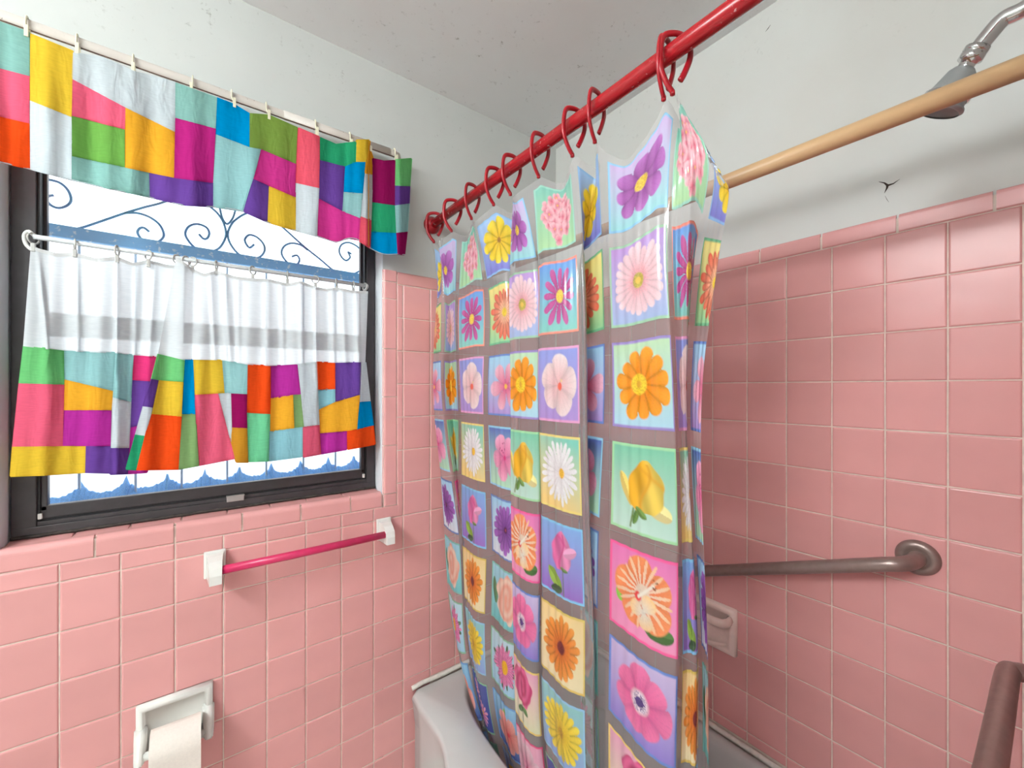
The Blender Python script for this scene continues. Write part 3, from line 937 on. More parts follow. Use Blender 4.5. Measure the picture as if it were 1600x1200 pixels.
# cafe rod and its rings
zc = 1.867
YR = 0.030
crod = empty('cafe_rod', (-1.3, YR, zc), 'thin white rod across the middle of the window holding the short curtains', 'curtain rod')
xl = at(52, 372, YR).x; xr = at(571, 447, YR).x
tube_obj('rod', [(xl, YR, zc), (-1.3, YR, zc - .001), (xr, YR, zc)], 0.0062, M_RODG, crod, 12)
tube_obj('end_hook', catmull([(xl + .003, YR, zc), (xl - .008, YR + .004, zc + .012), (xl - .016, YR + .006, zc), (xl - .012, YR + .006, zc - .022), (xl + .002, YR + .006, zc - .034), (xl + .012, YR + .02, zc - .030), (xl + .012, YR + .042, zc - .03)], 5), 0.0042, M_PLAST, crod, 8)
tube_obj('end_hook', catmull([(xr - .003, YR, zc), (xr + .006, YR + .003, zc + .004), (xr + .009, YR + .012, zc - .004), (xr + .009, YR + .042, zc - .01)], 5), 0.0042, M_PLAST, crod, 8)
for i, (u, vb) in enumerate([(52, 388), (117, 400), (183, 408), (232, 413), (277, 410), (291, 414), (301, 424), (338, 429), (395, 438), (449, 445), (493, 450), (526, 453), (552, 456), (570, 457)]):
    p = at(u, vb, YR)
    t = empty('clip_ring', (p.x, YR, zc - .03), (f'{ORD[i]} small grey clip ring along the lower window rod from the hooked end' if i else 'small grey clip ring at the hooked end of the lower window rod'), 'curtain ring', 'clip rings on the lower window rod')
    rz = random.uniform(-.9, .9)
    R = 0.0125
    pts = []
    for k in range(16):
        a = 2 * pi * k / 16
        pts.append((p.x + R * sin(a) * sin(rz), YR + R * sin(a) * cos(rz), zc - .0045 + R * cos(a)))
    tube_obj('ring', pts, 0.002, M_CLIPG, t, 6, closed=True)
    box_obj('clip', (p.x - .004, p.x + .004, YR - .005, YR + .004, zc - .037, zc - .016), M_CLIPG, t, .0015)

# ------------------------------------------------------------------ shower curtain surface
T1 = [(0, 688, -.64), (.4, 681, -.656), (.95, 690, -.664), (1.1, 695, -.655), (1.5, 704, -.63), (1.9, 712, -.64), (2.08, 717, -.655), (2.5, 737, -.662), (2.92, 757, -.655), (3.08, 764, -.65), (3.4, 781, -.655), (3.68, 797, -.645), (3.9, 806, -.632), (4.0, 805, -.645), (4.15, 797, -.668), (4.24, 797, -.676), (4.45, 812, -.68), (4.87, 841, -.668), (5.0, 847, -.655), (5.04, 846, -.655), (5.08, 842, -.668), (5.15, 847, -.674), (5.5, 874, -.674), (5.92, 902, -.664), (6.05, 911, -.66), (6.12, 913, -.652), (6.2, 911, -.64), (6.4, 904, -.62), (6.5, 906, -.612), (6.62, 918, -.618), (6.92, 943, -.64), (7.08, 953, -.652), (7.5, 998, -.66), (7.92, 1043, -.655), (8.08, 1050, -.645), (8.3, 1062, -.635), (8.5, 1076, -.63), (8.6, 1081, -.615), (8.75, 1083, -.595), (8.9, 1085, -.58), (9.08, 1095, -.58), (9.3, 1110, -.59), (9.5, 1123, -.60)]
T2 = [(0, 686, -.64), (.4, 678.5, -.658), (.95, 690.5, -.664), (1.1, 694, -.655), (1.5, 704, -.625), (1.9, 714, -.638), (2.08, 718.5, -.655), (2.5, 737, -.662), (2.92, 757, -.655), (3.08, 763.5, -.65), (3.4, 782, -.652), (3.68, 799, -.645), (3.9, 808, -.635), (4.0, 807, -.645), (4.15, 798, -.668), (4.24, 797.5, -.676), (4.45, 812, -.68), (4.87, 839, -.668), (5.0, 845, -.655), (5.04, 844, -.655), (5.08, 841, -.668), (5.15, 845, -.674), (5.5, 874, -.674), (5.92, 907, -.664), (6.05, 917, -.662), (6.12, 918.5, -.655), (6.2, 915, -.64), (6.4, 905, -.62), (6.5, 906, -.612), (6.62, 920, -.618), (6.92, 944, -.64), (7.08, 956, -.652), (7.5, 1003, -.66), (7.92, 1053, -.655), (8.08, 1058, -.64), (8.3, 1066, -.622), (8.5, 1073, -.615), (8.6, 1073.5, -.605), (8.75, 1070, -.59), (8.9, 1072, -.575), (9.08, 1080, -.58), (9.3, 1089, -.59), (9.5, 1096, -.60)]
T3 = [(0, 691, -.64), (.1, 691, -.648), (.4, 697, -.652), (.95, 716, -.648), (1.1, 719, -.64), (1.5, 722, -.61), (1.9, 718, -.625), (2.08, 721, -.645), (2.5, 740, -.652), (2.92, 759, -.645), (3.08, 766, -.64), (3.4, 785, -.645), (3.68, 802, -.635), (3.9, 811, -.625), (4.0, 810, -.635), (4.15, 801, -.658), (4.24, 800.5, -.666), (4.45, 815, -.67), (4.87, 842, -.658), (5.0, 848, -.645), (5.04, 847, -.645), (5.08, 844, -.658), (5.15, 848, -.664), (5.5, 878, -.664), (5.92, 912, -.654), (6.05, 922, -.652), (6.12, 924, -.645), (6.2, 919, -.63), (6.4, 908, -.61), (6.5, 908, -.602), (6.62, 918, -.608), (6.92, 936, -.63), (7.08, 952, -.645), (7.5, 1005, -.655), (7.92, 1059, -.648), (8.08, 1063, -.635), (8.3, 1074, -.618), (8.5, 1086, -.61), (8.6, 1089, -.60), (8.75, 1088, -.58), (8.9, 1088, -.57), (9.08, 1094, -.575), (9.3, 1101, -.585), (9.5, 1108, -.60)]
T4 = [(0, 716, -.60), (.4, 722, -.61), (.95, 733, -.605), (1.5, 738, -.575), (1.9, 734, -.59), (2.08, 734, -.61), (2.5, 748, -.615), (2.92, 763, -.61), (3.08, 769, -.605), (3.4, 788, -.61), (3.68, 804, -.60), (3.9, 813, -.595), (4.0, 812, -.605), (4.15, 804, -.628), (4.24, 803.5, -.634), (4.45, 818, -.638), (4.87, 845, -.628), (5.0, 851, -.615), (5.04, 851, -.615), (5.08, 849, -.628), (5.15, 853, -.634), (5.5, 885, -.634), (5.92, 921, -.624), (6.05, 931, -.622), (6.12, 933, -.615), (6.2, 928, -.60), (6.4, 914, -.58), (6.5, 914, -.575), (6.62, 924, -.58), (6.92, 939, -.60), (7.08, 948, -.615), (7.5, 1005, -.628), (7.92, 1060, -.622), (8.08, 1064, -.61), (8.3, 1078, -.595), (8.5, 1092, -.585), (8.6, 1094, -.575), (8.75, 1092, -.56), (8.9, 1092, -.55), (9.08, 1098, -.555), (9.3, 1106, -.565), (9.5, 1113, -.58)]
T0 = [(0, -.018, -.662), (.1, -.022, -.654), (.5, -.05, -.615), (.95, -.085, -.654), (1.4, -.125, -.69), (1.8, -.165, -.654), (2.2, -.235, -.64), (2.65, -.30, -.654), (3.1, -.365, -.682), (3.5, -.43, -.654), (3.9, -.475, -.615), (4.35, -.52, -.654), (4.8, -.58, -.69), (5.2, -.64, -.654), (5.6, -.70, -.635), (6.05, -.765, -.654), (6.45, -.80, -.605), (6.9, -.835, -.654), (7.3, -.92, -.662), (7.75, -1.01, -.654), (8.2, -1.02, -.62), (8.6, -1.032, -.654), (9.0, -1.07, -.657), (9.5, -1.118, -.655)]
T5 = [(r[0], r[1] + 50 * max(0.0, 1 - r[0] / 3.0) ** 1.2, r[2]) for r in T4]
SN = 951
SG = np.linspace(0, 9.5, SN)

def cr_eval(knots, vals, x):
    k = np.array(knots, float); v = np.array(vals, float)
    i = np.clip(np.searchsorted(k, x) - 1, 0, len(k) - 2)
    d = np.diff(v) / np.diff(k)
    m = np.empty_like(v); m[0] = d[0]; m[-1] = d[-1]
    m[1:-1] = np.where(d[:-1] * d[1:] > 0, 2 * d[:-1] * d[1:] / (d[:-1] + d[1:] + 1e-12), 0.0)
    m[1:-1] = 0.5 * m[1:-1] + 0.25 * (d[:-1] + d[1:])
    h = (k[i + 1] - k[i]); t = (x - k[i]) / h
    return ((2 * t**3 - 3 * t**2 + 1) * v[i] + (t**3 - 2 * t**2 + t) * h * m[i] + (-2 * t**3 + 3 * t**2) * v[i + 1] + (t**3 - t**2) * h * m[i + 1])

def smooth1(a, n=7):
    k = np.hanning(n + 2)[1:-1]; k /= k.sum()
    p = np.pad(a, n // 2, mode='edge')
    return np.convolve(p, k, 'valid')

ZL = [2.06, 1.93, 1.78, 1.5, 1.02, 0.50, 0.13]
LX, LY = [], []
for T in (T0, T1, T2, T3, T4, T5):
    kn = [r[0] for r in T]
    if T is T0:
        yy = [r[1] for r in T]
    else:
        yy = [min(y_on(r[1], r[2]), -0.014) for r in T]
    xx = [r[2] + (0.07 if T is T5 else 0.0) for r in T]
    LX.append(smooth1(cr_eval(kn, xx, SG))); LY.append(smooth1(cr_eval(kn, yy, SG)))
# extra level just below the hem: the free edge fans out under the last ring
TF = [(7.5, 1000, -.662), (7.92, 1046, -.656), (8.08, 1052, -.652), (8.5, 1080, -.656), (8.92, 1108, -.652), (9.08, 1116, -.646), (9.5, 1139, -.642)]
fx = cr_eval([r[0] for r in TF], [r[2] for r in TF], np.clip(SG, 7.5, 9.5)); fy = cr_eval([r[0] for r in TF], [y_on(r[1], r[2]) for r in TF], np.clip(SG, 7.5, 9.5))
wt = np.clip((SG - 7.5) / 0.42, 0, 1)
LX.insert(1, (0.45 * LX[0] + 0.55 * LX[1]) * (1 - wt) + fx * wt); LY.insert(1, (0.45 * LY[0] + 0.55 * LY[1]) * (1 - wt) + fy * wt)
LX = np.array(LX)[::-1]; LY = np.array(LY)[::-1]; ZK = ZL[::-1]
RING_S = [.1, .95, 1.8, 2.65, 3.5, 4.35, 5.2, 6.05, 6.9, 7.75, 8.6]
SAG = np.zeros(SN)
for a, b in zip(RING_S, RING_S[1:]):
    msk = (SG >= a) & (SG <= b)
    t = (SG[msk] - a) / (b - a)
    dep = 0.085 if abs(a - 6.9) < .01 else 0.038
    SAG[msk] = dep * (1 - np.abs(2 * t - 1) ** 1.3)
msk = SG > 8.6
SAG[msk] = 0.215 * ((SG[msk] - 8.6) / 0.9) ** 1.0
SAG = smooth1(SAG, 9)

def curtain_grid(s, t):
    """s: 1-D cloth columns, t: 1-D drop below the hem -> (len(t), len(s), 3)"""
    z0 = 2.06 - t
    idx = np.clip(s / 9.5 * (SN - 1), 0, SN - 1.001)
    i0 = idx.astype(int); f = idx - i0
    gx = LX[:, i0] * (1 - f) + LX[:, i0 + 1] * f
    gy = LY[:, i0] * (1 - f) + LY[:, i0 + 1] * f
    sg = SAG[i0] * (1 - f) + SAG[i0 + 1] * f
    X = np.empty((len(t), len(s))); Y = np.empty_like(X)
    zk = np.array(ZK)
    k = np.clip(np.searchsorted(zk, z0) - 1, 0, len(zk) - 2)
    h = (zk[k + 1] - zk[k]); w = (z0 - zk[k]) / h
    def herm(gv):
        d = np.diff(gv, axis=0) / np.diff(zk)[:, None]
        m = np.empty_like(gv); m[0] = d[0]; m[-1] = d[-1]; m[1:-1] = 0.5 * (d[:-1] + d[1:])
        w_ = w[:, None]; h_ = h[:, None]
        return ((2 * w_**3 - 3 * w_**2 + 1) * gv[k] + (w_**3 - 2 * w_**2 + w_) * h_ * m[k] + (-2 * w_**3 + 3 * w_**2) * gv[k + 1] + (w_**3 - w_**2) * h_ * m[k + 1])
    X = herm(gx); Y = herm(gy)
    Y = np.minimum(Y, -0.012)
    amp_ = 0.0011 * (0.4 + 0.6 * np.sin(s[None, :] * 3.1 + 0.7) ** 2)
    X = X + amp_ * np.sin(s[None, :] * 47.0 + 1.6 * np.sin(z0[:, None] * 2.6 + s[None, :]))
    X = X + 0.008 * np.sin(2 * pi * s[None, :] + 0.6) * np.clip((1.45 - z0[:, None]) * 1.3, 0, 1)
    X = X + 0.0035 * np.sin(s[None, :] * 2.3 + z0[:, None] * 7.0) * np.clip((2.0 - z0[:, None]) * 2, 0, 1)
    Z = z0[:, None] - sg[None, :] * np.exp(-t[:, None] / 0.16)
    return np.stack([X, Y, Z], -1)

def normals(Pg):
    du = np.gradient(Pg, axis=1); dv = np.gradient(Pg, axis=0)
    n = np.cross(du, dv)
    n /= (np.linalg.norm(n, axis=-1, keepdims=True) + 1e-12)
    return n

def grid_mesh(name, Pg, mat, parent, ink=None):
    nt_, ns = Pg.shape[:2]
    me = bpy.data.meshes.new(name)
    nv = nt_ * ns; nf = (nt_ - 1) * (ns - 1)
    me.vertices.add(nv); me.vertices.foreach_set('co', Pg.reshape(-1).astype(np.float32))
    a = (np.arange(nt_ - 1)[:, None] * ns + np.arange(ns - 1)[None, :]).reshape(-1)
    q = np.stack([a, a + ns, a + ns + 1, a + 1], 1).reshape(-1)
    me.loops.add(nf * 4); me.loops.foreach_set('vertex_index', q.astype(np.int32))
    me.polygons.add(nf); me.polygons.foreach_set('loop_start', np.arange(0, nf * 4, 4, dtype=np.int32))
    me.polygons.foreach_set('use_smooth', np.ones(nf, dtype=bool))
    me.update(calc_edges=True)
    if ink is not None:
        ca = me.color_attributes.new('ink', 'FLOAT_COLOR', 'POINT')
        c = np.ones((nv, 4), np.float32); c[:, :3] = ink.reshape(-1, 3) ** 0.72
        ca.data.foreach_set('color', c.reshape(-1))
    return link(name, me, parent, mat)

# ------------------------------------------------------------------ flower prints
NW, NH = 84, 94
gx_, gy_ = np.meshgrid(np.linspace(-1, 1, NW), np.linspace(1, -1, NH))
rngf = np.random.default_rng(7)

class Pic:
    def __init__(self, top, bot, border, tilt=0.0):
        t = np.clip((1 - gy_ - tilt * gx_) / 2, 0, 1)[..., None]
        self.c = s2l(top) * (1 - t) + s2l(bot) * t
        self.border = s2l(border)
    def put(self, mask, col):
        m = np.clip(mask, 0, 1)[..., None]
        col = np.asarray(col)
        if col.ndim == 1: col = s2l(col)
        self.c = self.c * (1 - m) + col * m
    def daisy(self, cx, cy, R, n, inner, outer, wid=0.8, mn=0.35, sy=1.0, phase=0.0, dark=0.55, var=0.12, rin=0.0):
        x = (gx_ - cx); y = (gy_ - cy) / sy
        r = np.hypot(x, y); th = (np.arctan2(y, x) + phase) / (2 * pi) * n
        i = np.floor(th).astype(int) % n; f = th - np.floor(th) - 0.5
        R = min(R * 1.06, .93) if R > .7 else R
        th0 = np.floor(th); f = f + 0.10 * (rngf.random(n) - .5)[i]
        L = R * (1 - (var + .06) * rngf.random(n))[i]
        prof = np.clip(1 - (np.abs(f) * 2 / wid) ** 2.4, 0, 1) ** 0.55
        edge = L * (mn + (1 - mn) * prof)
        m = np.clip((edge - r) / 0.035, 0, 1) * (r > rin)
        k = np.clip(r / R, 0, 1)[..., None]
        sh = (1 - dark * (np.abs(f) * 2) ** 3)[..., None] * (0.94 + 0.12 * rngf.random(n))[i][..., None]
        vein = (1 - 0.10 * (np.abs(np.sin(f * 16)) < 0.25))[..., None]
        self.put(m, np.clip((s2l(inner) * (1 - k) + s2l(outer) * k) * sh * vein * (0.80 + 0.26 * k ** .7) * (0.95 + 0.1 * rngf.random(gx_.shape)[..., None]), 0, 1))
    def disc(self, cx, cy, R, col, edge=0.04, sy=1.0, grain=0.0):
        r = np.hypot(gx_ - cx, (gy_ - cy) / sy)
        m = np.clip((R - r) / edge, 0, 1)
        c = s2l(col)[None, None, :] * (1 + grain * (rngf.random(gx_.shape)[..., None] - 0.5) * 2)
        self.put(m, np.clip(c, 0, 1))
    def leaf(self, x0, y0, x1, y1, w, col):
        d = np.array([x1 - x0, y1 - y0]); L = np.hypot(*d); d = d / L
        a = ((gx_ - x0) * d[0] + (gy_ - y0) * d[1]) / L
        b = -(gx_ - x0) * d[1] + (gy_ - y0) * d[0]
        hw = w * np.sqrt(np.clip(4 * a * (1 - a), 0, 1)) * (a > 0) * (a < 1)
        m = np.clip((hw - np.abs(b)) / 0.03, 0, 1)
        c = s2l(col)[None, None, :] * (0.72 + 0.5 * (b > 0))[..., None]
        self.put(m, np.clip(c, 0, 1))
    def stem(self, x0, y0, x1, y1, w, col):
        d = np.array([x1 - x0, y1 - y0]); L2 = d @ d
        a = np.clip(((gx_ - x0) * d[0] + (gy_ - y0) * d[1]) / L2, 0, 1)
        r = np.hypot(gx_ - x0 - a * d[0], gy_ - y0 - a * d[1])
        self.put(np.clip((w - r) / 0.03, 0, 1), col)
    def rose(self, cx, cy, R, light, dark_, sy=1.1):
        x = gx_ - cx; y = (gy_ - cy) / sy
        r = np.hypot(x, y); th = np.arctan2(y, x)
        wob = R * (1 + 0.07 * np.sin(5 * th + 1) + 0.04 * np.sin(9 * th))
        m = np.clip((wob - r) / 0.04, 0, 1)
        sp = np.sin(r / R * 12 - th * 1 + 1.1 * np.sin(2 * th + 5 * r))
        k = (0.60 + 0.40 * sp)[..., None] * np.clip(0.35 + 0.65 * r / R, 0, 1)[..., None]
        self.put(m, s2l(dark_) * (1 - k) + s2l(light) * k)
    def bud(self, cx, cy, w, h, light, mid, dark_):
        x = (gx_ - cx) / w; y = (gy_ - cy) / h
        prof = np.sqrt(np.clip(1 - ((y + 0.12) / 1.02) ** 2, 0, 1)) * (1 - 0.30 * np.clip(y, 0, 1) + 0.05 * np.sin(7 * y))
        m = np.clip((prof - np.abs(x)) / 0.08, 0, 1) * (y < 1) * (y > -1)
        k = (0.5 + 0.5 * np.tanh(6 * (x - 0.25 * np.sin(3 * y + 0.6))))[..., None]
        sh = (0.78 + 0.22 * np.sin(6 * x + 2.5 * y))[..., None]
        self.put(m, (s2l(mid) * (1 - k) + s2l(light) * k) * sh)
        ln = np.exp(-((x - 0.25 * np.sin(3 * y + 0.6)) / 0.10) ** 2) * m * (y < .75)
        self.put(ln * 0.8, dark_)
        ln = np.exp(-((y - 0.45 + 0.5 * x) / 0.10) ** 2) * m
        self.put(ln * 0.6, dark_)
    def out(self):
        ax = np.abs(gx_); ay = np.abs(gy_)
        q = np.maximum(ax, ay)
        m = np.clip((q - 0.925) / 0.02, 0, 1)
        self.put(m, self.border[None, None, :] * np.ones(gx_.shape + (1,)))
        m2 = np.clip((q - 0.985) / 0.02, 0, 1) * 0.45
        self.put(m2, self.border[None, None, :] * 0.4 * np.ones(gx_.shape + (1,)))
        return np.clip(self.c, 0, 1)

def D(name):
    if name == 'L0':
        p = Pic((150, 190, 240), (106, 100, 200), (130, 180, 235)); p.daisy(0, .05, .92, 10, (246, 178, 20), (254, 222, 50), 1.15, .6, phase=.2); p.disc(0, .05, .12, (150, 90, 30), grain=.3)
    elif name == 'D0':
        p = Pic((206, 170, 228), (140, 214, 220), (130, 195, 238)); p.daisy(0, 0, .82, 8, (120, 40, 120), (178, 92, 186), 1.15, .52, phase=.3, dark=.4); p.disc(0, 0, .2, (228, 178, 50), grain=.35)
    elif name == 'I0':
        p = Pic((110, 190, 170), (168, 218, 150), (150, 212, 190))
        for _ in range(52):
            a = rngf.random() * 2 * pi; r = .68 * rngf.random() ** .5
            p.daisy(r * cos(a) * .95, r * sin(a) * 1.1, .25, 4, (236, 80, 110), (254, 196, 206), 1.1, .4, phase=rngf.random() * 6, dark=.25)
            if rngf.random() < .45: p.disc(r * cos(a) * .95, r * sin(a) * 1.1, .05, (250, 190, 60))
    elif name == 'L1':
        p = Pic((250, 222, 116), (130, 204, 140), (92, 168, 116)); p.daisy(0, 0, .9, 18, (240, 150, 110), (226, 66, 46), 1.1, .62); p.daisy(0, 0, .48, 22, (250, 190, 130), (246, 150, 120), .8, .4); p.disc(0, 0, .17, (240, 190, 40), grain=.3)
    elif name == 'D1':
        p = Pic((186, 134, 214), (150, 176, 224), (146, 196, 156)); p.daisy(0, 0, .88, 22, (246, 160, 170), (254, 216, 226), 1.15, .75, dark=.3); p.daisy(0, 0, .46, 26, (230, 110, 120), (248, 180, 190), .8, .4); p.disc(0, 0, .2, (176, 150, 50), grain=.35); p.disc(0, 0, .1, (232, 180, 60))
    elif name == 'I1':
        p = Pic((92, 142, 226), (124, 206, 190), (250, 130, 110)); p.daisy(.02, 0, .86, 12, (176, 40, 110), (190, 72, 146), .92, .28, phase=.3); p.disc(.05, 0, .2, (246, 196, 60), grain=.3)
    elif name == 'L2':
        p = Pic((156, 212, 244), (170, 128, 206), (88, 118, 200)); p.daisy(.1, -.05, .88, 6, (226, 50, 110), (252, 186, 210), 1.0, .22, phase=.4, dark=.3); p.disc(.1, -.05, .1, (246, 176, 60))
    elif name == 'D2':
        p = Pic((182, 222, 166), (168, 218, 244), (142, 116, 196)); p.daisy(0, 0, .86, 11, (242, 110, 10), (254, 146, 26), 1.15, .6, phase=.1, dark=.42); p.disc(-.1, 0, .26, (244, 190, 30), grain=.3); p.disc(-.1, 0, .1, (226, 150, 30))
    elif name == 'I2':
        p = Pic((128, 140, 222), (168, 126, 206), (244, 152, 206)); p.daisy(0, -.02, .86, 5, (252, 176, 180), (254, 226, 226), 1.2, .60, phase=.5, dark=.28); p.disc(.08, -.05, .13, (236, 80, 60)); p.disc(.16, .1, .06, (248, 200, 120))
    elif name == 'L3':
        p = Pic((58, 74, 168), (176, 228, 186), (140, 206, 240)); p.daisy(0, 0, .8, 5, (236, 80, 140), (252, 164, 202), 1.12, .45, phase=1.1, dark=.3); p.disc(.05, 0, .1, (210, 40, 100))
        for _ in range(9): p.disc(rngf.uniform(-.3, .2), rngf.uniform(.1, .5), .035, (150, 20, 70), .02)
    elif name == 'D3':
        p = Pic((98, 188, 146), (190, 230, 212), (150, 216, 150)); p.leaf(-.15, -.4, -.3, -.8, .1, (70, 110, 40)); p.stem(-.3, -.45, -.38, -.86, .04, (80, 110, 40)); p.leaf(.1, -.28, .78, -.5, .2, (248, 226, 140)); p.leaf(-.7, .35, -.35, -.4, .14, (246, 206, 90)); p.bud(.05, .12, .55, .62, (252, 208, 70), (246, 168, 24), (216, 136, 20)); p.leaf(-.25, -.4, .1, -.62, .1, (86, 126, 50))
    elif name == 'I3':
        p = Pic((110, 200, 176), (252, 204, 110), (250, 216, 110), .3); p.daisy(0, 0, .87, 24, (246, 236, 238), (255, 250, 252), 1.0, .5, dark=.2); p.daisy(0, 0, .6, 18, (244, 232, 236), (255, 252, 252), .7, .3, phase=.3, dark=.25); p.disc(.08, 0, .16, (240, 170, 40), grain=.3)
    elif name == 'L4':
        p = Pic((146, 206, 244), (232, 236, 250), (84, 108, 176)); p.daisy(0, 0, .86, 17, (88, 30, 120), (150, 78, 182), 1.12, .68); p.disc(0, 0, .13, (50, 14, 50)); p.disc(0, 0, .06, (140, 40, 60))
    elif name == 'D4':
        p = Pic((232, 100, 172), (250, 136, 186), (250, 74, 140)); p.leaf(.05, -.62, .85, -.62, .2, (52, 92, 36)); p.leaf(-.6, -.35, -.7, .02, .16, (110, 176, 50)); p.daisy(0, .08, .9, 5, (240, 90, 50), (250, 130, 70), 1.15, .5, phase=.2, dark=.2)
        p.daisy(0, .08, .8, 20, (252, 226, 200), (252, 180, 120), .55, .3, dark=.1); p.daisy(.05, -.3, .45, 3, (254, 240, 220), (252, 190, 100), .9, .2, phase=2.2, dark=.2); p.disc(-.12, .0, .13, (222, 40, 40)); p.stem(-.1, 0, .3, .35, .05, (252, 240, 220))
        for _ in range(8): p.disc(.34 + rngf.uniform(-.12, .12), .38 + rngf.uniform(-.12, .12), .03, (120, 50, 20), .02)
    elif name == 'I4':
        p = Pic((112, 160, 230), (134, 80, 184), (118, 194, 242)); p.stem(.05, -.1, .12, -.95, .035, (70, 100, 50)); p.leaf(0, -.85, -.62, -.3, .2, (126, 166, 50)); p.leaf(.0, -.8, -.5, -.85, .14, (44, 66, 40)); p.bud(.0, .3, .5, .55, (246, 130, 186), (238, 92, 160), (196, 44, 110)); p.leaf(.1, .2, .7, .35, .16, (248, 150, 196)); p.leaf(-.1, -.2, .3, -.25, .07, (80, 110, 50))
    elif name == 'L5':
        p = Pic((150, 208, 230), (92, 188, 190), (110, 180, 170)); p.leaf(-.85, .5, -.7, -.4, .16, (60, 100, 60)); p.rose(.05, 0, .75, (252, 214, 190), (232, 130, 104))
    elif name == 'D5':
        p = Pic((206, 182, 234), (122, 100, 204), (86, 118, 206)); p.daisy(0, 0, .88, 7, (236, 70, 140), (246, 104, 164), 1.2, .70, phase=.6, dark=.28); p.disc(-.02, 0, .3, (250, 226, 240), .1); p.daisy(-.02, 0, .27, 30, (70, 40, 110), (90, 60, 130), .5, .2, dark=.1); p.disc(-.02, 0, .14, (60, 36, 100), grain=.3)
    elif name == 'I5':
        p = Pic((252, 208, 128), (254, 232, 176), (226, 186, 80)); p.daisy(0, 0, .86, 18, (222, 80, 20), (248, 140, 44), 1.12, .68); p.daisy(0, 0, .5, 16, (190, 60, 20), (236, 110, 30), .7, .4, phase=.2); p.disc(0, 0, .2, (90, 24, 24), grain=.4)
    elif name == 'L6':
        p = Pic((190, 226, 240), (150, 206, 240), (120, 176, 140)); p.daisy(0, 0, .92, 12, (40, 66, 40), (50, 80, 50), .6, .5); p.daisy(0, 0, .8, 36, (206, 40, 120), (236, 120, 180), 1.05, .72, var=.2); p.daisy(0, 0, .62, 30, (196, 30, 110), (242, 140, 190), .7, .4, phase=.1, var=.25); p.disc(0, 0, .27, (244, 166, 20), grain=.2)
    elif name == 'D6':
        p = Pic((244, 150, 190), (240, 240, 186), (250, 206, 100)); p.stem(0, -.1, .0, -.85, .04, (60, 90, 40)); p.leaf(0, -.35, .3, -.55, .12, (70, 110, 50)); p.leaf(0, -.4, -.3, -.62, .12, (50, 90, 40)); p.rose(0, .3, .58, (240, 80, 140), (160, 10, 60))
    elif name == 'I6':
        p = Pic((132, 200, 196), (132, 160, 232), (140, 200, 240)); p.daisy(0, 0, .87, 19, (240, 184, 10), (254, 220, 50), 1.12, .68); p.daisy(0, 0, .5, 18, (226, 160, 10), (250, 206, 40), .7, .4, phase=.2); p.disc(0, 0, .16, (190, 130, 20), grain=.35)
    elif name == 'L7':
        p = Pic((130, 196, 238), (60, 70, 160), (96, 150, 220)); p.leaf(-.3, .4, -.1, .8, .14, (120, 180, 70)); p.daisy(0, -.1, .8, 5, (222, 70, 70), (250, 164, 150), 1.15, .55, phase=.9, dark=.25); p.disc(0, -.1, .1, (200, 40, 50))
    elif name == 'D7':
        p = Pic((252, 156, 190), (250, 190, 210), (236, 60, 110)); p.daisy(0, 0, .9, 6, (236, 110, 150), (254, 214, 226), 1.15, .55, phase=.3, dark=.2); p.disc(0, -.2, .16, (210, 40, 80))
    elif name == 'I7':
        p = Pic((44, 52, 130), (60, 70, 160), (130, 190, 150)); p.daisy(-.3, .4, .5, 14, (226, 90, 150), (250, 176, 206), .85, .4); p.disc(-.3, .4, .11, (236, 180, 60)); p.daisy(.2, -.3, .58, 14, (226, 80, 140), (250, 166, 200), .85, .4); p.disc(.2, -.3, .12, (236, 180, 60))
    return p.out()

NAMES = {'L0': 'yellow flower print', 'D0': 'purple cosmos print', 'I0': 'pink hydrangea print', 'L1': 'red gerbera print', 'D1': 'pale pink gerbera print', 'I1': 'magenta daisy print',
         'L2': 'pink lily print', 'D2': 'orange daisy print', 'I2': 'pale pink blossom print', 'L3': 'pink azalea print', 'D3': 'yellow rose print', 'I3': 'white daisy print',
         'L4': 'purple daisy print', 'D4': 'orange hibiscus print', 'I4': 'pink rosebud print', 'L5': 'peach rose print', 'D5': 'pink anemone print', 'I5': 'orange gerbera print',
         'L6': 'magenta aster print', 'D6': 'red rose print', 'I6': 'yellow gerbera print', 'L7': 'salmon hibiscus print', 'D7': 'soft pink flower print', 'I7': 'pink daisies print'}
INK = {k: D(k) for k in NAMES}
sc = empty('shower_curtain', (-0.64, -0.55, 0.12), 'clear vinyl shower curtain printed with squares of bright flowers', 'shower curtain')
tt = np.concatenate([np.linspace(0, 0.3, 40), np.linspace(0.3, 1.93, 110)[1:]])
Pg = curtain_grid(np.linspace(0, 9.5, 860), tt)
grid_mesh('vinyl_sheet', Pg, M_VINYL, sc)
ROWP = 0.2165
for c in range(10):
    for r in range(9):
        key = 'LDI'[c % 3] + str(r % 8)
        s0, s1 = c + 0.085, min(c + 0.915, 9.499)
        fr_ = (s1 - s0) / 0.83
        nw = max(8, int(round(NW * fr_)))
        tc_ = 0.117 + r * ROWP
        Pq = curtain_grid(np.linspace(s0, s1, nw), np.linspace(tc_ - 0.092, tc_ + 0.092, NH))
        Pq = Pq - normals(Pq) * 0.0009
        ink = INK[key][:, :nw]
        o = grid_mesh('printed_square', Pq, M_PRINT, sc, ink)
        o['label'] = NAMES[key]

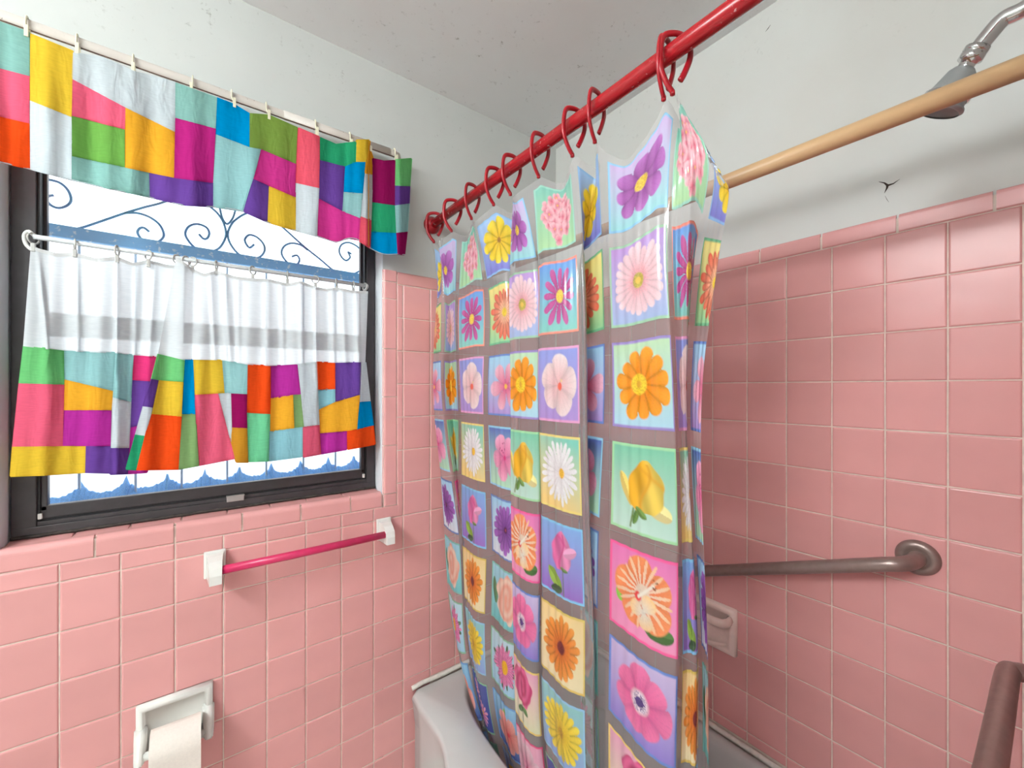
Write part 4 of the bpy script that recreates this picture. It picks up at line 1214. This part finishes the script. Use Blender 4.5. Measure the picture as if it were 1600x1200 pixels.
# ------------------------------------------------------------------ red rod and rings
RX, RZ = -0.654, 2.137
rod = empty('shower_rod', (RX, -0.7, RZ), 'red painted shower rod with chipped underside above the flowered curtain', 'shower rod')
tube_obj('tube', [(RX, -0.012, RZ - .005), (RX, -0.5, RZ), (RX, -1.0, RZ + .003), (RX, YN + .012, RZ + .005)], 0.0165, M_RED, rod, 20)
lathe_obj('flange', [(0, -.004), (.031, -.004), (.033, .002), (.031, .010), (.023, .016), (.021, .024), (.0165, .026)], (RX, 0.004, RZ - .005), (0, -1, 0), M_REDP, rod)
lathe_obj('flange', [(0, -.004), (.031, -.004), (.033, .002), (.031, .010), (.023, .016), (.021, .024), (.0165, .026)], (RX, YN, RZ + .005), (0, 1, 0), M_REDP, rod)
ys_r = [-.026, -.10, -.165, -.30, -.43, -.515, -.64, -.765, -.835, -1.01, -1.03]
del ys_r[1]
for i, yr in enumerate(ys_r):
    t = empty('curtain_ring', (RX, yr, 2.06), f'{ORD[i]} red plastic ring on the red shower rod counted from the window wall' if i < 8 else ('red plastic ring of the pair gathering the curtain edge, nearer the window wall' if i == 8 else 'red plastic ring at the curtain edge, last on the red rod'), 'curtain ring', 'red rings on the shower rod')
    a0 = random.uniform(-.5, .35)
    hw = 0.028
    def rp(x, z):
        return (RX + x * cos(a0), yr + x * sin(a0) + (RZ - z) * .06, z)
    loop = [rp(-.002, 2.062), rp(-.016, 2.078), rp(-.029, 2.105), rp(-.031, 2.138), rp(-.025, 2.162), rp(-.006, 2.169), rp(.012, 2.167), rp(.026, 2.157), rp(.030, 2.13), rp(.020, 2.10), rp(.012, 2.085)]
    tube_obj('hook', catmull(loop, 4), 0.0058, M_REDP, t, 8, ry=.0038)
    lathe_obj('hook_tip', [(0, -.002), (.0048, 0), (.0048, .007), (0, .009)], rp(-.002, 2.057), (0, 0, 1), M_REDP, t, 10)

# tan inner rod
tr_ = empty('tension_rod', (-.42, -0.7, 1.967), 'tan spare rod crossing the tub in front of the shower head', 'shower rod')
tube_obj('tube', [(-.42, -.010, 1.972), (-.42, -.7, 1.968), (-.42, YN + .010, 1.966)], 0.0165, M_TAN, tr_, 20)
for y, d in ((0.0, -1), (YN, 1)):
    lathe_obj('end_cap', [(0, .001), (.022, .001), (.022, .014), (.0165, .018)], (-.42, y, 1.972 if y == 0 else 1.966), (0, d, 0), M_TAN, tr_)

# ------------------------------------------------------------------ shower head
SX = -0.34
sh = empty('shower_sprayer', (SX, YN, 2.1), 'brushed metal shower head on a curved chrome arm', 'shower head')
def onX(u, v, X=SX):
    a = (u - 800) / FPX; b = (600 + SV - v) / FPX
    d = (sin(YAW) + a * cos(YAW), cos(YAW) - a * sin(YAW), b)
    t = (X - CX) / d[0]
    return Vector((X, CY + t * d[1], CZ + t * d[2]))
tip = onX(1467, 172); ball = onX(1519, 88); elbow = onX(1545, 55); out_ = onX(1600, 14)
arm = catmull([(SX, YN, out_.z + .020), (SX, YN + .05, out_.z + .014), tuple(out_), tuple(onX(1568, 30)), tuple(elbow), tuple(onX(1525, 80))], 6)
tube_obj('arm', arm, 0.0125, M_CHROME, sh, 16)
lathe_obj('escutcheon', [(0, 0), (.032, 0), (.030, .006), (.018, .012), (.0115, .013)], (SX, YN - .001, out_.z + .020), (0, 1, 0), M_CHROME, sh)
ax = (tip - ball).normalized(); L = (tip - ball).length
lathe_obj('collar', [(.0125, -.014), (.0165, -.013), (.0165, -.006), (.0145, -.005), (.0165, -.003), (.0165, .006), (.013, .008), (.011, .012)], ball, ax, M_CHROME, sh, 20)
lathe_obj('swivel_ball', [(.008, .006), (.011, .012), (.011, .018), (.008, .024)], ball, ax, M_CHROME, sh, 20)
lathe_obj('head', [(0, .018), (.014, .018), (.019, .024), (.026, .048), (.030, .056), (.031, .061), (.029, .064), (.030, .075), (.033, L * 0.95), (.034, L), (.030, L + .004)], ball, ax, M_SHEAD, sh)
lathe_obj('band', [(.0300, .055), (.0325, .057), (.0325, .063), (.0300, .065)], ball, ax, M_CHROME, sh)
lathe_obj('spray_face', [(.031, L + .001), (.024, L - .006), (0, L - .006)], ball, ax, M_SHEAD, sh)

# ------------------------------------------------------------------ grab bars
def flange(parent, o, axis, R=.041):
    lathe_obj('flange', [(0, 0), (R, 0), (R, .003), (R - .005, .009), (R * .62, .013), (R * .56, .010), (.016, .010)], o, axis, M_GRABM, parent, 40)
gb = empty('grab_bar', (0, -1.0, 0.95), 'bronze steel grab bar slanting across the tub wall tiles', 'grab bar')
ga, gz = (-.075, -1.215, 1.084), (-.075, -.545, .818)
pts = [(-.002, -1.262, 1.095), (-.030, -1.262, 1.095), (-.055, -1.256, 1.0935), (-.070, -1.240, 1.089), (-.0765, -1.218, 1.083)] + [(-.0765, -1.218 + .675 * k / 8, 1.083 - .262 * k / 8) for k in range(1, 8)] + [(-.0765, -.545, .822), (-.070, -.522, .814), (-.055, -.506, .809), (-.030, -.500, .807), (-.002, -.500, .807)]
tube_obj('bar', catmull(pts, 3), 0.0168, M_GRABM, gb, 20)
flange(gb, (0, -1.262, 1.095), (-1, 0, 0)); flange(gb, (0, -.500, .807), (-1, 0, 0))
zg, yg = 1.008, -1.4135
g2 = empty('grab_bar', (-.5, YN, zg), 'bronze grab bar on the shower head wall, close up at the picture corner', 'grab bar')
pts = [(-.232, YN + .002, zg), (-.232, YN + .05, zg), (-.234, yg - .026, zg), (-.243, yg - .008, zg), (-.262, yg, zg), (-.40, yg, zg), (-.60, yg, zg), (-.77, yg, zg), (-.789, yg - .008, zg), (-.798, yg - .026, zg), (-.80, YN + .05, zg), (-.80, YN + .002, zg)]
tube_obj('bar', catmull(pts, 5), 0.0150, M_GRABM, g2, 20)
flange(g2, (-.232, YN, zg), (0, 1, 0)); flange(g2, (-.80, YN, zg), (0, 1, 0))

def frame_rim(name, loops, mat, parent):
    # each loop is four corners; lofted into one moulded rim
    v, f = [], []
    for L4 in loops:
        v += L4
    for i in range(len(loops) - 1):
        for k in range(4):
            k2 = (k + 1) % 4
            f.append((4 * i + k, 4 * i + k2, 4 * i + 4 + k2, 4 * i + 4 + k))
    n = 4 * (len(loops) - 1)
    f.append((n, n + 1, n + 2, n + 3))
    me = bpy.data.meshes.new(name); me.from_pydata(v, [], f)
    bm = bmesh.new(); bm.from_mesh(me); bpy.data.meshes.remove(me)
    bmesh.ops.recalc_face_normals(bm, faces=bm.faces)
    es = [e for e in bm.edges if len(e.link_faces) == 2 and e.calc_face_angle(0) > .3]
    bmesh.ops.bevel(bm, geom=es, offset=.0022, segments=2, affect='EDGES')
    return bm_obj(name, bm, mat, parent, True)

# ------------------------------------------------------------------ soap dish
sd = empty('soap_dish', (0, -0.765, 0.66), 'pale pink ceramic soap dish with grip bar set in the tub wall', 'soap dish')
y0, y1, z0, z1 = -0.846, -0.676, 0.640, 0.792
def rectB(x, m, mz=None):
    mz = m if mz is None else mz
    return [(x, y0 + m, z0 + mz), (x, y1 - m, z0 + mz), (x, y1 - m, z1 - mz), (x, y0 + m, z1 - mz)]
frame_rim('rim', [rectB(-.0012, 0), rectB(-.013, .001), rectB(-.017, .006), rectB(-.017, .020), rectB(-.004, .028)], M_CERAMP, sd)
prof = []
v, f = [], []
for k in range(9):
    a = pi * k / 8
    v.append((-.012 - .030 * sin(a), y0 + .03 + (y1 - y0 - .06) * k / 8, z0 + .022)); v.append((-.004, y0 + .03 + (y1 - y0 - .06) * k / 8, z0 + .014))
    v.append((-.012 - .030 * sin(a), y0 + .03 + (y1 - y0 - .06) * k / 8, z0 + .034))
for k in range(8):
    f.append((3 * k, 3 * k + 3, 3 * k + 4, 3 * k + 1)); f.append((3 * k, 3 * k + 2, 3 * k + 5, 3 * k + 3))
mesh('tray', v, f, M_CERAMP, sd, True)
bm = bmesh.new()
tube(bm, [(-.008, y0 + .016, z1 - .036), (-.032, y0 + .017, z1 - .040), (-.046, y0 + .026, z1 - .042), (-.050, y0 + .045, z1 - .042), (-.050, (y0 + y1) / 2, z1 - .042), (-.050, y1 - .045, z1 - .042), (-.046, y1 - .026, z1 - .042), (-.032, y1 - .017, z1 - .040), (-.008, y1 - .016, z1 - .036)], .016, 8, ry=.010)
bm_obj('grip', bm, M_CERAMP, sd, True)

# ------------------------------------------------------------------ towel bar
tb = empty('towel_bar', (-1.1, 0, 1.0), 'raspberry pink towel bar between white ceramic posts under the window', 'towel bar')
def post(xc, zc_, side):
    bm = bmesh.new()
    box(bm, xc - .026, xc + .026, -.012, -.0012, zc_ - .038, zc_ + .038, .004)
    q = [(-.012, .030, .020), (-.030, .028, .018), (-.052, .020, .016), (-.072, .006, .015), (-.078, -.012, .014)]
    rings = []
    for (y, zt, hw) in q:
        rings.append([bm.verts.new((xc + sx_ * hw, y, zc_ + zz)) for sx_, zz in ((-1, -.036 + (0 if y > -.05 else .0)), (1, -.036), (1, zt), (-1, zt))])
    for A, B in zip(rings, rings[1:]):
        for k in range(4):
            bm.faces.new((A[k], A[(k + 1) % 4], B[(k + 1) % 4], B[k]))
    bm.faces.new(rings[-1]); bm.faces.new(rings[0][::-1])
    es = [e for e in bm.edges if e.calc_length() > .004 and e.is_manifold and len(e.link_faces) == 2 and e.calc_face_angle(0) > .5]
    return bm_obj('post', bm, M_CERAM, tb)
post(-1.338, 0.997, 1); post(-0.846, 0.997, -1)
tube_obj('bar', [(-1.325, -.058, 0.992), (-1.1, -.058, .991), (-0.858, -.058, .992)], .0125, M_BARP, tb, 6)

# ------------------------------------------------------------------ toilet paper
th = empty('paper_holder', (-1.424, 0, 0.53), 'white ceramic toilet paper holder with arms set in pink tile', 'paper holder')
hx0, hx1, hz0, hz1 = -1.507, -1.342, 0.531, 0.663
def rectA(y, m):
    return [(hx0 + m, y, hz0 + m), (hx1 - m, y, hz0 + m), (hx1 - m, y, hz1 - m), (hx0 + m, y, hz1 - m)]
frame_rim('rim', [rectA(-.0012, 0), rectA(-.012, .0005), rectA(-.018, .004), rectA(-.018, .016), rectA(-.004, .022)], M_CERAM, th)
for xa in (hx0 + .011, hx1 - .011):
    bm = bmesh.new()
    q = [(-.010, .080, .014), (-.030, .062, .013), (-.052, .044, .011), (-.068, .030, .010), (-.074, .018, .009)]
    rings = [[bm.verts.new((xa + sx_ * hw, y, hz0 + zz)) for sx_, zz in ((-1, .010 if y > -.06 else .014), (1, .010 if y > -.06 else .014), (1, zt), (-1, zt))] for (y, zt, hw) in q]
    for A, B in zip(rings, rings[1:]):
        for k in range(4):
            bm.faces.new((A[k], A[(k + 1) % 4], B[(k + 1) % 4], B[k]))
    bm.faces.new(rings[-1]); bm.faces.new(rings[0][::-1])
    bmesh.ops.bevel(bm, geom=bm.edges[:], offset=.003, segments=2, affect='EDGES')
    bm_obj('arm', bm, M_CERAM, th, True)
RYC, RZC, RR = -.056, .556, .049
tube_obj('roller', [(hx0 + .018, RYC, RZC), (hx1 - .018, RYC, RZC)], .010, M_PLAST, th, 16)
tp = empty('toilet_roll', (-1.422, RYC, RZC - RR), 'white toilet paper roll with a sheet hanging in front', 'toilet paper')
RYC2 = -.0625; RZC2 = .566
bm = bmesh.new()
lathe(bm, [(.0195, 0), (RR, 0), (RR, .104), (.0195, .104), (.0195, 0)], (-1.474, RYC2, RZC2), (1, 0, 0), 40)
bm_obj('roll', bm, M_PAPER, tp, False)
v, f = [], []
for k in range(17):
    if k <= 8:
        a = pi / 2 * (1 - k / 8)
        y, z = RYC2 - (RR + .0012) * cos(a), RZC2 + (RR + .0012) * sin(a)
    else:
        y, z = RYC2 - (RR + .0012) + .002 * sin((k - 8) * .5), RZC2 - (k - 8) * .013
    v += [(-1.474, y, z), (-1.370, y, z)]
for k in range(16):
    f.append((2 * k, 2 * k + 1, 2 * k + 3, 2 * k + 2))
mesh('hanging_sheet', v, f, M_PAPER, tp, True)

# ------------------------------------------------------------------ bathtub
tub = empty('bathtub', (-.38, -.765, 0), 'grey enamel bathtub standing under the flowered shower curtain', 'bathtub')
def xout(y):
    t = min(1, max(0, (-y - .23) / .20)); t = t * t * (3 - 2 * t)
    return -.748 - .050 * t
NA = 160
cxy = (-.335, -.765)
angs = sorted([2 * pi * k / NA for k in range(NA)])
def outer(a):
    d = (cos(a), sin(a)); best = 9
    for _ in range(1):
        for t in np.linspace(.2, 1.0, 400):
            x, y = cxy[0] + d[0] * t, cxy[1] + d[1] * t
            if x > -.014 or y > -.006 or y < YN + .006 or x < xout(y):
                return x, y
    return x, y
def inner(a, hx, hy, n=4.1, cx=-.345):
    c, s_ = cos(a), sin(a)
    r = (abs(c / hx) ** n + abs(s_ / hy) ** n) ** (-1 / n)
    return cx + c * r, cxy[1] + s_ * r
loops = []
O = [outer(a) for a in angs]
def shrink(p, k):
    return (p[0] + (cxy[0] - p[0]) * k, p[1] + (cxy[1] - p[1]) * k)
loops.append([(x, y, 0.0) if x > -.7 else (x + .012, y, 0.0) for x, y in O])
loops.append([(x, y, .26) if x > -.7 else (x + .012, y, .26) for x, y in O])
loops.append([(x, y, RIM - .040) if x > -.7 else (x + .004, y, RIM - .040) for x, y in O])
loops.append([(x, y, RIM - .018) for x, y in O])
loops.append([(*shrink(p, .006), RIM - .006) for p in O])
loops.append([(*shrink(p, .020), RIM) for p in O])
for (hx, hy, z) in ((.305, .724, RIM + .001), (.296, .713, RIM - .004), (.289, .704, RIM - .020), (.283, .690, RIM - .06), (.262, .640, RIM - .18), (.240, .600, RIM - .25), (.20, .55, .10), (.10, .35, .095)):
    loops.append([(*inner(a, hx, hy), z) for a in angs])
v = [p for Lp in loops for p in Lp]
f = []
for i in range(len(loops) - 1):
    for k in range(NA):
        k2 = (k + 1) % NA
        f.append((i * NA + k, i * NA + k2, (i + 1) * NA + k2, (i + 1) * NA + k))
f.append(tuple(range((len(loops) - 1) * NA, len(loops) * NA)))
mesh('tub_body', v, f, M_TUB, tub, True)
ck = [(-.75 + .012, -.004 + random.uniform(-.002, .001), RIM + .003)] + [(-.72 + .72 * k / 30, -.005 + random.uniform(-.0015, .0015), RIM + .006 + random.uniform(-.001, .002)) for k in range(31)]
tube_obj('caulk_bead', ck, .0085, M_CAULK, tub, 8)
tube_obj('caulk_bead', [(-.0095 + random.uniform(-.001, .001), -.012 + (YN + .024) * k / 40, RIM + .005) for k in range(41)], .0085, M_CAULK, tub, 8)

# ------------------------------------------------------------------ unseen lamps: vanity light and an added fill globe
M_GLOBE = emit_mat('fill_globe_glass', (0.90, 0.985, 1.0, 1), FILL_GLOBE_STRENGTH)
M_BULB = emit_mat('lit_bulb_glass', (0.90, 0.985, 1.0, 1), VANITY_LIGHT_STRENGTH)
clt = empty('fill_globe', (-2.75, -2.3, CEIL), 'unseen glass globe lamp added behind the camera as fill light', 'fill light')  # unseen globe, placed and hung low to even out the room light
LC = (-2.75, -2.3)
lathe_obj('base', [(0, 0), (.075, 0), (.075, .012), (.05, .022), (.012, .026), (.012, .15), (.05, .155), (.05, .185)], (*LC, CEIL), (0, 0, -1), M_CHROME, clt)
lathe_obj('globe', [(.05, .170)] + [(.13 * sin(a), .29 - .13 * cos(a)) for a in [radians(24 + 13 * k) for k in range(12)]] + [(0, .42)], (*LC, CEIL), (0, 0, -1), M_GLOBE, clt)
vl = empty('vanity_light', (XL, -1.2, 2.50), 'wall-mounted vanity light with four round bulbs opposite the tub', 'wall light')
box_obj('back_plate', (XL + .001, XL + .03, -1.70, -.70, 2.46, 2.56), M_CHROME, vl, .004)
for y in (-1.59, -1.33, -1.07, -.81):
    lathe_obj('bulb', [(.012, .02), (.022, .035)] + [(.110 * sin(a), .140 - .110 * cos(a)) for a in [radians(26 + 15.4 * k) for k in range(10)]] + [(0, .250)], (XL + .008, y, 2.51), (1, 0, 0), M_BULB, vl, 20)
